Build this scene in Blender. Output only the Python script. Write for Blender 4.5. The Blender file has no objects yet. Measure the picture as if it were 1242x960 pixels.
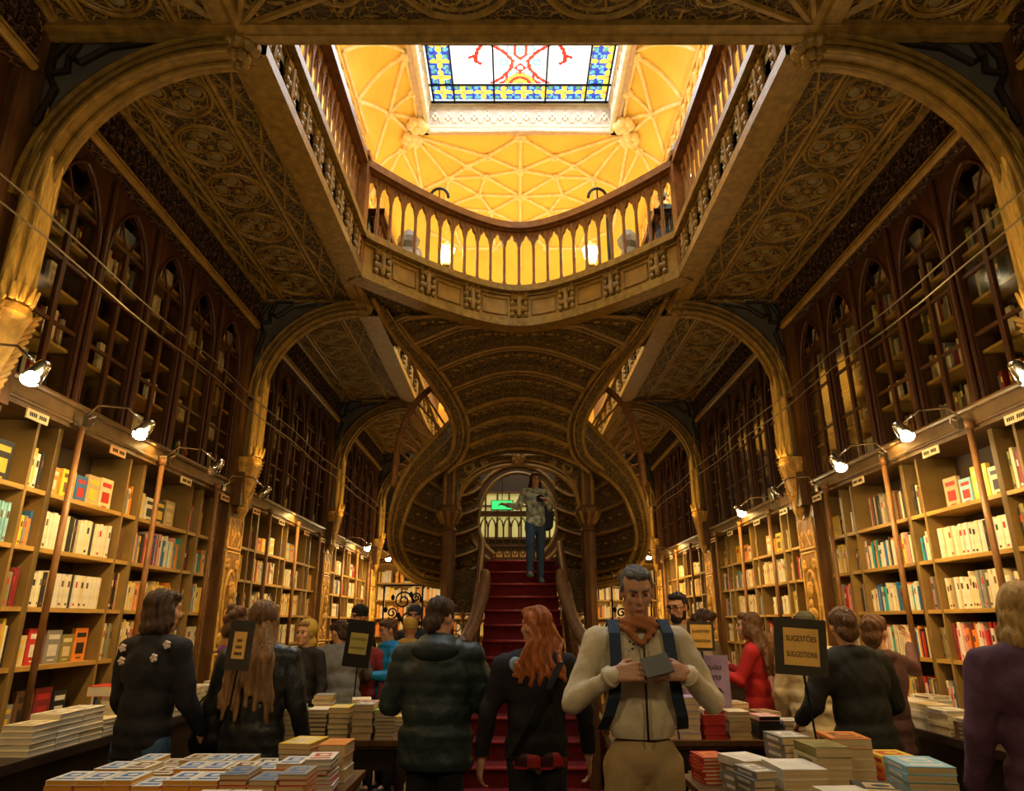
import bpy, bmesh, math, random
from mathutils import Vector, Matrix
R = math.radians
PI = math.pi
rnd = random.Random(11)
sc = bpy.context.scene
col = bpy.data.collections.new('bookshop'); sc.collection.children.link(col)
sc.view_settings.view_transform = 'Standard'
sc.view_settings.look = 'None'
sc.view_settings.gamma = 1.0
sc.view_settings.use_curve_mapping = False
sc.view_settings.exposure = 0.0
FPX = 845.0; PITCH = R(18.03); CAMX = -0.09; CAMZ = 1.6

def ray(u, v):
    x = (u-621)/FPX; y = (480-v)/FPX
    Y = math.cos(PITCH)-y*math.sin(PITCH); Z = math.sin(PITCH)+y*math.cos(PITCH)
    return x/Y, Z/Y
def aty(u, v, d):
    a, b = ray(u, v); return Vector((a*d+CAMX, d, b*d+CAMZ))
def atz(u, v, z):
    a, b = ray(u, v); d = (z-CAMZ)/b; return Vector((a*d+CAMX, d, z))

# ---------------------------------------------------------------- materials
def mat(name, rgb, rough=0.6, metal=0.0, bump=None, var=None, emit=None, coat=0.0, streak=None, spec=0.4):
    m = bpy.data.materials.new(name); m.use_nodes = True
    nt = m.node_tree; b = nt.nodes['Principled BSDF']
    b.inputs['Base Color'].default_value = (*rgb, 1)
    b.inputs['Roughness'].default_value = rough
    b.inputs['Metallic'].default_value = metal
    b.inputs['Specular IOR Level'].default_value = spec
    if coat: b.inputs['Coat Weight'].default_value = coat
    tc = nt.nodes.new('ShaderNodeTexCoord')
    if emit:
        b.inputs['Emission Color'].default_value = (*emit[0], 1)
        b.inputs['Emission Strength'].default_value = emit[1]
    if var:
        n = nt.nodes.new('ShaderNodeTexNoise'); n.inputs['Scale'].default_value = var[0]; n.inputs['Detail'].default_value = 5
        mp = nt.nodes.new('ShaderNodeMapping')
        if streak: mp.inputs['Scale'].default_value = streak
        nt.links.new(tc.outputs['Object'], mp.inputs['Vector']); nt.links.new(mp.outputs[0], n.inputs['Vector'])
        cr = nt.nodes.new('ShaderNodeValToRGB')
        cr.color_ramp.elements[0].position = 0.3; cr.color_ramp.elements[1].position = 0.7
        cr.color_ramp.elements[0].color = (*[max(0, c*(1-var[1])) for c in rgb], 1)
        cr.color_ramp.elements[1].color = (*[min(1, c*(1+var[1])) for c in rgb], 1)
        nt.links.new(n.outputs['Fac'], cr.inputs['Fac']); nt.links.new(cr.outputs[0], b.inputs['Base Color'])
    if bump:
        n = nt.nodes.new('ShaderNodeTexNoise'); n.inputs['Scale'].default_value = bump[0]; n.inputs['Detail'].default_value = 6
        mp = nt.nodes.new('ShaderNodeMapping')
        if streak: mp.inputs['Scale'].default_value = streak
        nt.links.new(tc.outputs['Object'], mp.inputs['Vector']); nt.links.new(mp.outputs[0], n.inputs['Vector'])
        bp = nt.nodes.new('ShaderNodeBump'); bp.inputs['Strength'].default_value = bump[1]; bp.inputs['Distance'].default_value = bump[2] if len(bump) > 2 else 0.02
        nt.links.new(n.outputs['Fac'], bp.inputs['Height']); nt.links.new(bp.outputs[0], b.inputs['Normal'])
    return m

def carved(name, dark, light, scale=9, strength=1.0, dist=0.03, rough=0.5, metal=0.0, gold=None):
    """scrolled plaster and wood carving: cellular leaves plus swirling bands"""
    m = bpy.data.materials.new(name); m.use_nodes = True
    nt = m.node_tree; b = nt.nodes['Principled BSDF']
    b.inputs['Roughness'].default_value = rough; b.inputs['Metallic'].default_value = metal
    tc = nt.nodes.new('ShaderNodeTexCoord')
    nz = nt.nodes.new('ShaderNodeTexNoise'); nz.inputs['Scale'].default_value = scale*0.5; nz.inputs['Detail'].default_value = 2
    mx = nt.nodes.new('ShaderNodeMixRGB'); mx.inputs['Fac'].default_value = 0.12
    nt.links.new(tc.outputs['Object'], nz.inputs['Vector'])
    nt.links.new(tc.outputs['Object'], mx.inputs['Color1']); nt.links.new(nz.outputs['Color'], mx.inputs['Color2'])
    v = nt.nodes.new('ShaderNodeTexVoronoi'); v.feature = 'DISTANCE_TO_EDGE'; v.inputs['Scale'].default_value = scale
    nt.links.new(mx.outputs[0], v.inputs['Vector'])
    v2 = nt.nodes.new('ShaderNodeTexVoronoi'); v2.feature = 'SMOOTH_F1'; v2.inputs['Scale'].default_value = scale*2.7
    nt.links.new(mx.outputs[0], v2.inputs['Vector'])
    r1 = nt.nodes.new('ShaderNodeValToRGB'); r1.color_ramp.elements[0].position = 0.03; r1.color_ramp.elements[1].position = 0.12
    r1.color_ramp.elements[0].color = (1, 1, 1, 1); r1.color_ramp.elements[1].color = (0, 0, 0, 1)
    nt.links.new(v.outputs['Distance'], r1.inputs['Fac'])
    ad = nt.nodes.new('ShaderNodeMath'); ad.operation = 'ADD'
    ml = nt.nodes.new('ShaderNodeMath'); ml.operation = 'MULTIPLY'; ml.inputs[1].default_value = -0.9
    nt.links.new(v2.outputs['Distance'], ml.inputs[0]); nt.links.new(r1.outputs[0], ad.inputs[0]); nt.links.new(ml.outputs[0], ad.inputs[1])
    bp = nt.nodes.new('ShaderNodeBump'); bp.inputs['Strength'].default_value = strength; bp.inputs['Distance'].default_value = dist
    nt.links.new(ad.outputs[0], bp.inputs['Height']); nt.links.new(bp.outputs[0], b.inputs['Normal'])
    cr = nt.nodes.new('ShaderNodeValToRGB')  # crevice shade painted into the colour: low parts of the relief go dark
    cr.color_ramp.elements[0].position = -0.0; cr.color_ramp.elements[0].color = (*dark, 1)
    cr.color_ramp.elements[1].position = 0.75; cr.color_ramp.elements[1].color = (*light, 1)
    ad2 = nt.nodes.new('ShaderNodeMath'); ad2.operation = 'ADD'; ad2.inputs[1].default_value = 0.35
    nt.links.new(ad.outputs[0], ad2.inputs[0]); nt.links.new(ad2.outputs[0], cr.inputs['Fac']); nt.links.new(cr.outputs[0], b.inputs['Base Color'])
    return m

def glassmat(name, tint, gloss=0.12):
    m = bpy.data.materials.new(name); m.use_nodes = True
    nt = m.node_tree; nt.nodes.clear()
    o = nt.nodes.new('ShaderNodeOutputMaterial'); t = nt.nodes.new('ShaderNodeBsdfTransparent'); t.inputs[0].default_value = (*tint, 1)
    g = nt.nodes.new('ShaderNodeBsdfGlossy'); g.inputs['Roughness'].default_value = 0.08
    mx = nt.nodes.new('ShaderNodeMixShader'); fr = nt.nodes.new('ShaderNodeFresnel'); fr.inputs[0].default_value = 1.12; fr2 = nt.nodes.new('ShaderNodeMath'); fr2.operation = 'MULTIPLY'; fr2.inputs[1].default_value = .3
    nt.links.new(fr.outputs[0], fr2.inputs[0]); nt.links.new(fr2.outputs[0], mx.inputs[0]); nt.links.new(t.outputs[0], mx.inputs[1]); nt.links.new(g.outputs[0], mx.inputs[2])
    nt.links.new(mx.outputs[0], o.inputs[0]); return m

def clothmat(name, rgb, rgb2=None, scale=40, rough=0.8, bump=0.4, sheen=0.0, blotch=None):
    m = mat(name, rgb, rough, bump=(scale, bump, 0.01), var=(5, 0.18))
    m.node_tree.nodes['Principled BSDF'].inputs['Sheen Weight'].default_value = sheen
    return m

M = {}
M['wood'] = mat('dark_walnut', (0.13, 0.058, 0.018), 0.42, var=(7, 0.35), bump=(30, 0.25, 0.01), streak=(4, 4, 0.6))
M['wood_gold'] = mat('golden_wood', (0.32, 0.185, 0.038), 0.4, var=(8, 0.3), bump=(25, 0.3, 0.01))
M['wood_red'] = mat('reddish_wood', (0.075, 0.026, 0.010), 0.4, var=(6, 0.3), bump=(30, 0.2, 0.01), streak=(4, 4, 0.6))
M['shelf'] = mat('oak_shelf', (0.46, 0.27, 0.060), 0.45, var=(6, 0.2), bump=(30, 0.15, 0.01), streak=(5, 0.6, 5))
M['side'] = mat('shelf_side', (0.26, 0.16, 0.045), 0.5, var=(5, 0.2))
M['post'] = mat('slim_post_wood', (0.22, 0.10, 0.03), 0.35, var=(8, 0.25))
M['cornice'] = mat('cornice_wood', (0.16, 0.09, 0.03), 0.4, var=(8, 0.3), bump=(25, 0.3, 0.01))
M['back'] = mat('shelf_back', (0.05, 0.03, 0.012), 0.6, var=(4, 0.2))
M['dark'] = mat('blackened_wood', (0.025, 0.014, 0.008), 0.5, var=(8, 0.3))
M['slate'] = mat('grey_painted_plaster', (0.12, 0.115, 0.10), 0.7, var=(6, 0.2))
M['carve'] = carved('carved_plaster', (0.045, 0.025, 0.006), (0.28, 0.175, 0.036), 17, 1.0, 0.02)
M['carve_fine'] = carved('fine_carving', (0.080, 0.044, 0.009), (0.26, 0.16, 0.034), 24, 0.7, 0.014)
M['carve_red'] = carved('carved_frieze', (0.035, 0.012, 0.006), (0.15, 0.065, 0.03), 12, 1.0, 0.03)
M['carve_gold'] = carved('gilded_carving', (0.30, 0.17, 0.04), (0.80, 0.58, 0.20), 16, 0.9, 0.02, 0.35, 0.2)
M['mould'] = mat('gilded_moulding', (0.26, 0.155, 0.030), 0.38, var=(14, 0.35), bump=(35, 0.4, 0.01))
M['panel_ground'] = mat('olive_plaster', (0.22, 0.17, 0.075), 0.6, var=(9, 0.3), bump=(20, 0.5, 0.02))
M['side_fascia'] = mat('grey_green_painted_fascia', (0.56, 0.58, 0.55), 0.5, var=(6, 0.2), bump=(20, 0.2, 0.01))
M['carve_panel'] = mat('gilt_relief', (0.80, 0.46, 0.10), 0.4, var=(14, 0.3), bump=(24, 0.7, 0.02))
M['panel_bed'] = mat('dark_gilt_bed', (0.34, 0.17, 0.03), 0.5, var=(14, 0.3), bump=(30, 0.7, 0.02))
M['gilt'] = mat('gilt_bracket', (0.75, 0.50, 0.13), 0.32, 0.35, var=(12, 0.3), bump=(20, 0.6, 0.02), streak=(6, 6, 0.8))
M['carpet'] = mat('crimson_carpet', (0.15, 0.004, 0.006), 0.85, var=(14, 0.25), bump=(90, 0.5, 0.01))
M['nosing'] = mat('worn_crimson_nosing', (0.34, 0.035, 0.03), 0.45, var=(20, 0.3))
M['floor'] = mat('dark_floorboards', (0.06, 0.03, 0.015), 0.45, var=(4, 0.3), streak=(6, 0.4, 1))
M['yellow'] = mat('yellow_vault_plaster', (0.88, 0.56, 0.10), 0.7, var=(1.6, 0.10))
M['rib'] = mat('cream_rib', (0.90, 0.72, 0.38), 0.55, var=(8, 0.15))
M['cream_stone'] = mat('cream_stone', (0.66, 0.58, 0.42), 0.6, var=(8, 0.15))
M['pinkish'] = mat('pinkish_frieze', (0.55, 0.40, 0.30), 0.6, var=(10, 0.15))
M['baluster'] = mat('turned_mahogany', (0.22, 0.095, 0.03), 0.35, var=(10, 0.3), bump=(20, 0.2, 0.01))
M['iron'] = mat('black_iron', (0.012, 0.011, 0.010), 0.45, 0.6)
M['chrome'] = mat('chrome', (0.6, 0.6, 0.6), 0.2, 1.0)
M['steel'] = mat('steel_wire', (0.45, 0.42, 0.36), 0.3, 0.9)
M['bulb'] = mat('lit_bulb', (1, 0.95, 0.8), 0.3, emit=((1.0, 0.88, 0.60), 90))
M['lantern_glow'] = mat('lantern_glass_lit', (1, 0.9, 0.6), 0.3, emit=((1.0, 0.80, 0.42), 9))
M['label'] = mat('orange_label_card', (0.80, 0.42, 0.16), 0.6)
M['label2'] = mat('cream_label_card', (0.85, 0.66, 0.34), 0.6)
M['ink'] = mat('dark_ink', (0.03, 0.02, 0.015), 0.7)
M['amber_card'] = mat('amber_sign_card', (0.82, 0.48, 0.11), 0.6, var=(10, 0.1))
M['signframe'] = mat('sign_board_dark', (0.045, 0.038, 0.022), 0.55, var=(10, 0.2))
M['glass'] = glassmat('cabinet_glass', (0.86, 0.86, 0.80))
M['purple'] = mat('lilac_poster', (0.34, 0.24, 0.42), 0.6, var=(6, 0.2))
M['green_exit'] = mat('green_sign_lit', (0.05, 0.8, 0.25), 0.5, emit=((0.02, 0.55, 0.14), 1.1))
M['farwin'] = mat('far_window_lit', (0.6, 0.6, 0.3), 0.5, emit=((0.60, 0.56, 0.16), 0.42))

# ---------------------------------------------------------------- mesh builder
class MB:
    def __init__(s): s.v = []; s.f = []; s.m = []
    def add(s, vs, fs, mi=0):
        o = len(s.v); s.v += [tuple(p) for p in vs]
        s.f += [tuple(i+o for i in f) for f in fs]; s.m += [mi]*len(fs); return s
    def box(s, x0, x1, y0, y1, z0, z1, mi=0, rot=None, piv=None):
        vs = [Vector(p) for p in ((x0,y0,z0),(x1,y0,z0),(x1,y1,z0),(x0,y1,z0),(x0,y0,z1),(x1,y0,z1),(x1,y1,z1),(x0,y1,z1))]
        if rot is not None:
            pv = Vector(piv) if piv is not None else Vector(((x0+x1)/2,(y0+y1)/2,(z0+z1)/2))
            vs = [rot @ (p-pv)+pv for p in vs]
        fs = [(0,3,2,1),(4,5,6,7),(0,1,5,4),(1,2,6,5),(2,3,7,6),(3,0,4,7)]
        return s.add(vs, fs, mi)
    def tube(s, pts, r, n=8, mi=0, closed=False, caps=True, squash=1.0):
        pts = [Vector(p) for p in pts]; N = len(pts)
        rs = r if isinstance(r, (list, tuple)) else [r]*N
        vs = []; prev = None
        for i, p in enumerate(pts):
            if closed: t = pts[(i+1) % N]-pts[i-1]
            else: t = pts[min(i+1, N-1)]-pts[max(i-1, 0)]
            if t.length < 1e-9: t = Vector((0,0,1))
            t.normalize()
            if prev is None:
                a = Vector((0,0,1)) if abs(t.z) < 0.9 else Vector((1,0,0))
                u = t.cross(a).normalized()
            else:
                u = (prev - t*prev.dot(t))
                u = u.normalized() if u.length > 1e-6 else t.orthogonal().normalized()
            prev = u; w = t.cross(u)
            for k in range(n):
                a = 2*PI*k/n; vs.append(p+u*math.cos(a)*rs[i]+w*math.sin(a)*rs[i]*squash)
        fs = []
        for i in range(N if closed else N-1):
            j = (i+1) % N
            for k in range(n):
                l = (k+1) % n; fs.append((i*n+k, i*n+l, j*n+l, j*n+k))
        if caps and not closed:
            fs.append(tuple(range(n-1, -1, -1))); fs.append(tuple((N-1)*n+k for k in range(n)))
        return s.add(vs, fs, mi)
    def lathe(s, prof, c=(0,0,0), n=12, mi=0, sq=(1,1)):
        c = Vector(c); vs = []; fs = []
        for r, z in prof:
            for k in range(n):
                a = 2*PI*k/n; vs.append(c+Vector((r*math.cos(a)*sq[0], r*math.sin(a)*sq[1], z)))
        for i in range(len(prof)-1):
            for k in range(n):
                l = (k+1) % n; fs.append((i*n+k, i*n+l, (i+1)*n+l, (i+1)*n+k))
        fs.append(tuple(range(n-1,-1,-1))); fs.append(tuple((len(prof)-1)*n+k for k in range(n)))
        return s.add(vs, fs, mi)
    def grid(s, rows, mi=0, flip=False):
        nr = len(rows); nc = len(rows[0]); vs = [p for r in rows for p in r]; fs = []
        for i in range(nr-1):
            for j in range(nc-1):
                q = (i*nc+j, i*nc+j+1, (i+1)*nc+j+1, (i+1)*nc+j)
                fs.append(q[::-1] if flip else q)
        return s.add(vs, fs, mi)
    def slab(s, rows, off, mi=0):
        """a sheet of rows given thickness by the vector off"""
        off = Vector(off); nr = len(rows); nc = len(rows[0])
        a = [Vector(p) for r in rows for p in r]; b = [p+off for p in a]; n = len(a); fs = []
        for i in range(nr-1):
            for j in range(nc-1):
                q = (i*nc+j, i*nc+j+1, (i+1)*nc+j+1, (i+1)*nc+j); fs.append(q); fs.append(tuple(k+n for k in q[::-1]))
        bd = [j for j in range(nc)]+[i*nc+nc-1 for i in range(1, nr)]+[(nr-1)*nc+j for j in range(nc-2,-1,-1)]+[i*nc for i in range(nr-2,0,-1)]
        for k in range(len(bd)):
            p, q = bd[k], bd[(k+1) % len(bd)]; fs.append((p, p+n, q+n, q))
        return s.add(a+b, fs, mi)
    def prism(s, poly, fn, mi=0):
        """poly 2-D outline; fn(x, y, k) places it for k = 0, 1"""
        n = len(poly); vs = [fn(x, y, 0) for x, y in poly]+[fn(x, y, 1) for x, y in poly]
        fs = [tuple(range(n)), tuple(range(2*n-1, n-1, -1))]
        for i in range(n):
            j = (i+1) % n; fs.append((i, i+n, j+n, j))
        return s.add(vs, fs, mi)
    def ell(s, c, r, nu=14, nv=9, mi=0, rot=None):
        c = Vector(c); rr = (r, r, r) if isinstance(r, (int, float)) else r
        vs = []; fs = []
        for i in range(1, nv):
            t = PI*i/nv
            for k in range(nu):
                a = 2*PI*k/nu
                p = Vector((rr[0]*math.sin(t)*math.cos(a), rr[1]*math.sin(t)*math.sin(a), rr[2]*math.cos(t)))
                vs.append(c+(rot @ p if rot is not None else p))
        top = len(vs); p = Vector((0,0,rr[2])); vs.append(c+(rot @ p if rot is not None else p)); vs.append(c-(rot @ p if rot is not None else p))
        for i in range(nv-2):
            for k in range(nu):
                l = (k+1) % nu; fs.append((i*nu+k, (i+1)*nu+k, (i+1)*nu+l, i*nu+l))
        for k in range(nu):
            l = (k+1) % nu; fs.append((top, k, l)); fs.append((top+1, (nv-2)*nu+l, (nv-2)*nu+k))
        return s.add(vs, fs, mi)
    def cap(s, p0, r0, p1, r1, n=12, mi=0):
        p0 = Vector(p0); p1 = Vector(p1); d = p1-p0; L = d.length
        if L < 1e-6: return s.ell(p0, max(r0, r1), mi=mi)
        t = d/L; pts = []; rs = []
        for a in (-80, -50, -22): pts.append(p0+t*r0*math.sin(R(a))); rs.append(r0*math.cos(R(a)))
        for k in (0, .5, 1): pts.append(p0+d*k); rs.append(r0+(r1-r0)*k)
        for a in (22, 50, 80): pts.append(p1+t*r1*math.sin(R(a))); rs.append(r1*math.cos(R(a)))
        return s.tube(pts, rs, n, mi)
    def mesh(s, name, mats, smooth=False):
        me = bpy.data.meshes.new(name); me.from_pydata(s.v, [], s.f)
        for m in (mats if isinstance(mats, (list, tuple)) else [mats]): me.materials.append(m)
        me.polygons.foreach_set('material_index', s.m)
        if smooth: me.polygons.foreach_set('use_smooth', [True]*len(s.f))
        me.update(); return me
    def build(s, name, mats, parent=None, smooth=False, loc=None):
        o = bpy.data.objects.new(name, s.mesh(name, mats, smooth)); col.objects.link(o)
        if parent is not None: o.parent = parent
        if loc is not None: o.location = loc
        return o

def recalc(o):
    bm = bmesh.new(); bm.from_mesh(o.data); bmesh.ops.recalc_face_normals(bm, faces=bm.faces); bm.to_mesh(o.data); bm.free()
def tag(o, label=None, cat=None, group=None, kind=None):
    if label: o['label'] = label
    if cat: o['category'] = cat
    if group: o['group'] = group
    if kind: o['kind'] = kind
    return o
def empty(name, loc=(0,0,0), rz=0, label=None, cat=None, group=None):
    o = bpy.data.objects.new(name, None); col.objects.link(o); o.location = loc; o.rotation_euler = (0,0,rz)
    o.empty_display_size = 0.1
    return tag(o, label, cat, group)
def struct(name, mb, mats, smooth=False, label=None):
    o = mb.build(name, mats, None, smooth); recalc(o); o['kind'] = 'structure'
    if label: o['label'] = label
    return o
ORD = ['first','second','third','fourth','fifth','sixth','seventh','eighth','ninth','tenth','eleventh','twelfth','thirteenth','fourteenth','fifteenth','sixteenth','seventeenth','eighteenth','nineteenth','twentieth',
 'twenty-first','twenty-second','twenty-third','twenty-fourth','twenty-fifth','twenty-sixth','twenty-seventh','twenty-eighth','twenty-ninth','thirtieth','thirty-first','thirty-second','thirty-third','thirty-fourth','thirty-fifth','thirty-sixth','thirty-seventh','thirty-eighth','thirty-ninth','fortieth']

# ---------------------------------------------------------------- camera
cd = bpy.data.cameras.new('camera'); cam = bpy.data.objects.new('camera', cd); col.objects.link(cam)
cam.location = (CAMX, 0, CAMZ); cam.rotation_euler = (R(90)+PITCH, 0, 0)
cd.sensor_width = 36; cd.lens = 36*FPX/1242; cd.clip_start = 0.05; cd.clip_end = 200
sc.camera = cam

A = 1.76; ZC = 5.13; PY = [-0.3, 3.54, 7.35, 11.15, 14.95]; YB = 15.6; YF = -1.2
SX0, SX1, SY0, SY1 = -1.60, 1.70, 3.4, 10.45; zt = 10.62
RH = 0.175
M['olive_cover'] = mat('olive_booklet', (.10, .085, .04), .5)
# ================================================================ PEOPLE
dg = lambda: bpy.context.evaluated_depsgraph_get()
def fuse(mb, name, m, parent, vox, smooth=4, disp=None, cut=None):
    """grow one continuous skin over overlapping volumes"""
    me = mb.mesh('tmp', m)
    o = bpy.data.objects.new('tmp', me); col.objects.link(o)
    r = o.modifiers.new('r', 'REMESH'); r.mode = 'VOXEL'; r.voxel_size = vox; r.use_smooth_shade = True
    if smooth:
        s_ = o.modifiers.new('s', 'SMOOTH'); s_.iterations = smooth; s_.factor = .5
    bpy.context.view_layer.update()
    nm = bpy.data.meshes.new_from_object(o.evaluated_get(dg())); bpy.data.objects.remove(o)
    if disp:
        for v in nm.vertices:
            k = disp(v.co)
            v.co = v.co+v.normal*k
    if cut:
        bm = bmesh.new(); bm.from_mesh(nm)
        for (pt, no) in cut:
            bmesh.ops.bisect_plane(bm, geom=bm.verts[:]+bm.edges[:]+bm.faces[:], plane_co=pt, plane_no=no, clear_outer=True)
        bm.to_mesh(nm); bm.free()
    nm.materials.clear()
    for q in (m if isinstance(m, (list, tuple)) else [m]): nm.materials.append(q)
    nm.polygons.foreach_set('use_smooth', [True]*len(nm.polygons)); nm.polygons.foreach_set('material_index', [0]*len(nm.polygons)); nm.update()
    ob = bpy.data.objects.new(name, nm); col.objects.link(ob)
    if parent is not None: ob.parent = parent
    return ob
def ns(p, k): return math.sin(p.x*k+1.3*math.sin(p.y*k*.7+p.z*k*.4))*math.sin(p.z*k*.8+1.7*math.sin(p.x*k*.6))
def hand(mb, wrist, d, n, side, curl=.5, sc_=1.0, spread=.06, thumb=.5):
    """palm, four fingers of different lengths and a thumb leaving the side of the palm"""
    d = Vector(d).normalized(); n = Vector(n); n = (n-d*n.dot(d)).normalized(); t = d.cross(n).normalized()*side   # t points to the thumb side
    W = Vector(wrist)
    for k in range(4):
        o_ = (1.5-k)*.020*sc_
        mb.cap(W+t*o_*.6, .017*sc_, W+d*.088*sc_+t*o_, .0115*sc_, 8)
    for k, L in enumerate((.90, 1.0, .94, .76)):
        o_ = (1.5-k)*.0215*sc_; p = W+d*.088*sc_+t*o_; a = 0; dd = d
        for j, (l, r_) in enumerate(((.044, .0093), (.027, .0083), (.022, .0074))):
            a += curl*(.8 if j == 0 else 1.0)*(1+.08*k)
            dd = (d*math.cos(a)+n*math.sin(a)+t*spread*(1.5-k)*.5).normalized()
            q = p+dd*l*L*sc_; mb.cap(p, r_*sc_, q, r_*.9*sc_, 8); p = q
    p = W+d*.028*sc_+t*.030*sc_; dd = (d*.75+t*.75+n*thumb).normalized(); q = p+dd*.038*sc_; mb.cap(p, .0125*sc_, q, .0105*sc_, 8)
    dd = (d*.95+t*.25+n*thumb*1.2).normalized(); mb.cap(q, .0105*sc_, q+dd*.030*sc_, .0085*sc_, 8)
SK = {}
def skin(name, c): 
    m = mat('skin_'+name, c, .5, var=(9, .08)); b = m.node_tree.nodes['Principled BSDF']; b.inputs['Subsurface Weight'].default_value = .12; b.inputs['Subsurface Radius'].default_value = (.02, .008, .004); return m
SKN = skin('fair', (.62, .33, .20)); SKW = skin('warm', (.55, .28, .16))
def hairmat(name, c):
    m = mat('hair_'+name, c, .45, bump=(26, .9, .02), var=(12, .45), streak=(3.5, 3.5, .35)); return m
HB = hairmat('dark_brown', (.050, .024, .011)); HM = hairmat('chestnut', (.13, .060, .022)); HL = hairmat('blond', (.42, .26, .08)); HR = hairmat('auburn', (.40, .11, .02)); HG = hairmat('greying', (.13, .12, .11)); HLB = hairmat('light_brown', (.28, .15, .055)); HK = hairmat('black', (.018, .012, .010))
def C(name, rgb, **k): return clothmat('cloth_'+name, rgb, **k)

def person(x, y, z0, yaw, H, label, jacket, trousers, skinm=SKN, hair=HB, style='short', lean=0, hlean=0, hyaw=0, arms=None, hem=.86, width=1.0, puff=.0, quilt=0, vox=.014, bvox=.010,
           collar=.03, legs=None, shoes=None, face=False, coatflare=0, extra=None, handcurl=.45, shift=(0, 0), beanie=None, headsc=1.0):
    """local frame: faces -Y, feet at z = 0; scaled from a 1.75 m figure"""
    root = empty('person', (x, y, z0), yaw, label, 'person')
    S = H/1.75; V = lambda a, b, c: Vector((a*S, b*S, c*S))
    hipz = .94; piv = Vector((0, 0, hipz*S))
    RL = Matrix.Rotation(lean, 3, 'X')     # positive lean = forward (-Y)
    def T(a, b, c): return RL @ (Vector((a*S*1.0, b*S, c*S))-piv)+piv
    sh = .175*width
    headc = T(shift[0], -.025+shift[1], 1.635)
    RH_ = RL @ Matrix.Rotation(hyaw, 3, 'Z') @ Matrix.Rotation(hlean, 3, 'X')
    HS = S*headsc
    def Hd(a, b, c): return headc+RH_ @ Vector((a*HS, b*HS, c*HS))
    if arms is None: arms = [((-.07, -.0, -.28), (-.03, -.10, -.24)), ((.07, -.0, -.28), (.03, -.10, -.24))]
    J = []
    for k, sx in ((0, -1), (1, 1)):
        e, w = arms[k][0], arms[k][1]
        p0 = T(sx*sh, 0, 1.425); p1 = p0+Vector(e)*S; p2 = p1+Vector(w)*S; J.append((p0, p1, p2))
    if legs is None: legs = [((-.095, .0, .50), (-.10, .02, .085)), ((.095, -.01, .50), (.105, .0, .085))]
    # ---- body
    b = MB()
    b.ell(Hd(0, .012, .030), (.074*HS, .094*HS, .090*HS), 20, 14, rot=RH_)
    b.ell(Hd(0, -.020, -.040), (.056*HS, .066*HS, .078*HS), 18, 12, rot=RH_)
    b.ell(Hd(0, -.068, -.092), (.026*HS, .022*HS, .020*HS), rot=RH_)
    b.ell(Hd(0, -.070, .040), (.050*HS, .024*HS, .020*HS), rot=RH_)
    b.cap(Hd(0, -.088, .022), .008*HS, Hd(0, -.108, -.018), .0125*HS, 8); b.ell(Hd(0, -.094, -.022), (.018*HS, .012*HS, .009*HS), rot=RH_)
    for q in (-1, 1):
        b.ell(Hd(q*.040, -.060, -.014), (.022*HS, .020*HS, .024*HS), rot=RH_); b.ell(Hd(q*.076, .008, -.004), (.010*HS, .020*HS, .032*HS), rot=RH_)
    b.ell(Hd(0, -.086, -.050), (.024*HS, .012*HS, .0065*HS), rot=RH_); b.ell(Hd(0, -.084, -.063), (.021*HS, .012*HS, .0075*HS), rot=RH_)
    b.cap(T(shift[0]*.3, .012, 1.42), .060*S, Hd(0, .015, -.05), .054*S, 14)
    b.ell(T(0, .005, 1.30), (.14*S*width, .085*S, .17*S), rot=RL); b.ell(T(0, 0, 1.10), (.12*S*width, .085*S, .16*S), rot=RL); b.ell((0, 0, .94*S), (.135*S*width, .095*S, .12*S))
    for k in (0, 1):
        p0, p1, p2 = J[k]; b.cap(T((-1, 1)[k]*sh*.4, 0, 1.41), .055*S, p0, .050*S, 10); b.cap(p0, .050*S, p1, .038*S, 10); b.cap(p1, .038*S, p2, .026*S, 10)
        d = (p2-p1).normalized(); nn = Vector(arms[k][2]) if len(arms[k]) > 2 else Vector((0 if abs(d.x) > .5 else (-1, 1)[k]*-1.0, -.3, 0 if abs(d.z) > .5 else -1))
        hd_ = Vector(arms[k][3]) if len(arms[k]) > 3 else d
        hand(b, p2, hd_, nn, (1, -1)[k] if not (len(arms[k]) > 4) else arms[k][4], handcurl, S)
        kn, an = legs[k]; hp = V((-1, 1)[k]*.085, 0, .92); kn = V(*kn); an = V(*an)
        b.cap(hp, .078*S, kn, .050*S, 10); b.cap(kn, .050*S, an, .036*S, 10); b.cap(an, .035*S, an+V(0, -.13, -.055), .028*S, 10)
    fuse(b, 'body', skinm, root, bvox, 3)
    # ---- trousers
    tr = MB(); tr.ell((0, 0, .95*S), (.150*S*width, .112*S, .11*S))
    for k in (0, 1):
        kn, an = legs[k]; hp = V((-1, 1)[k]*.082, 0, .91); knv = V(*kn); anv = V(*an)
        tr.cap(hp, .096*S, knv, .066*S, 12); tr.cap(knv, .066*S, anv+V(0, 0, -.02), .055*S, 12)
    fuse(tr, 'trousers', trousers, root, .014, 3, lambda p: .004*ns(p, 34))
    shm = shoes or M['dark_shoe']
    for k in (0, 1):
        an = V(*legs[k][1]); 
        mb = MB(); mb.cap(an+V(0, .02, -.045), .042*S, an+V(0, -.135, -.050), .038*S, 10); mb.ell(an+V(0, .0, -.02), (.042*S, .05*S, .05*S))
        mb.v = [(a_, b__, max(c_, an.z-.085*S)) for a_, b__, c_ in mb.v]
        mb.build('shoe', [shm], root, True)
    # ---- jacket
    j = MB(); g = puff
    j.ell(T(0, .005, 1.31), ((.175+g)*S*width, (.115+g)*S, .19*S), 22, 14, rot=RL)
    j.ell(T(0, .0, 1.13), ((.155+g)*S*width, (.112+g)*S, .20*S), 22, 14, rot=RL)
    z_ = 1.0
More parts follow.
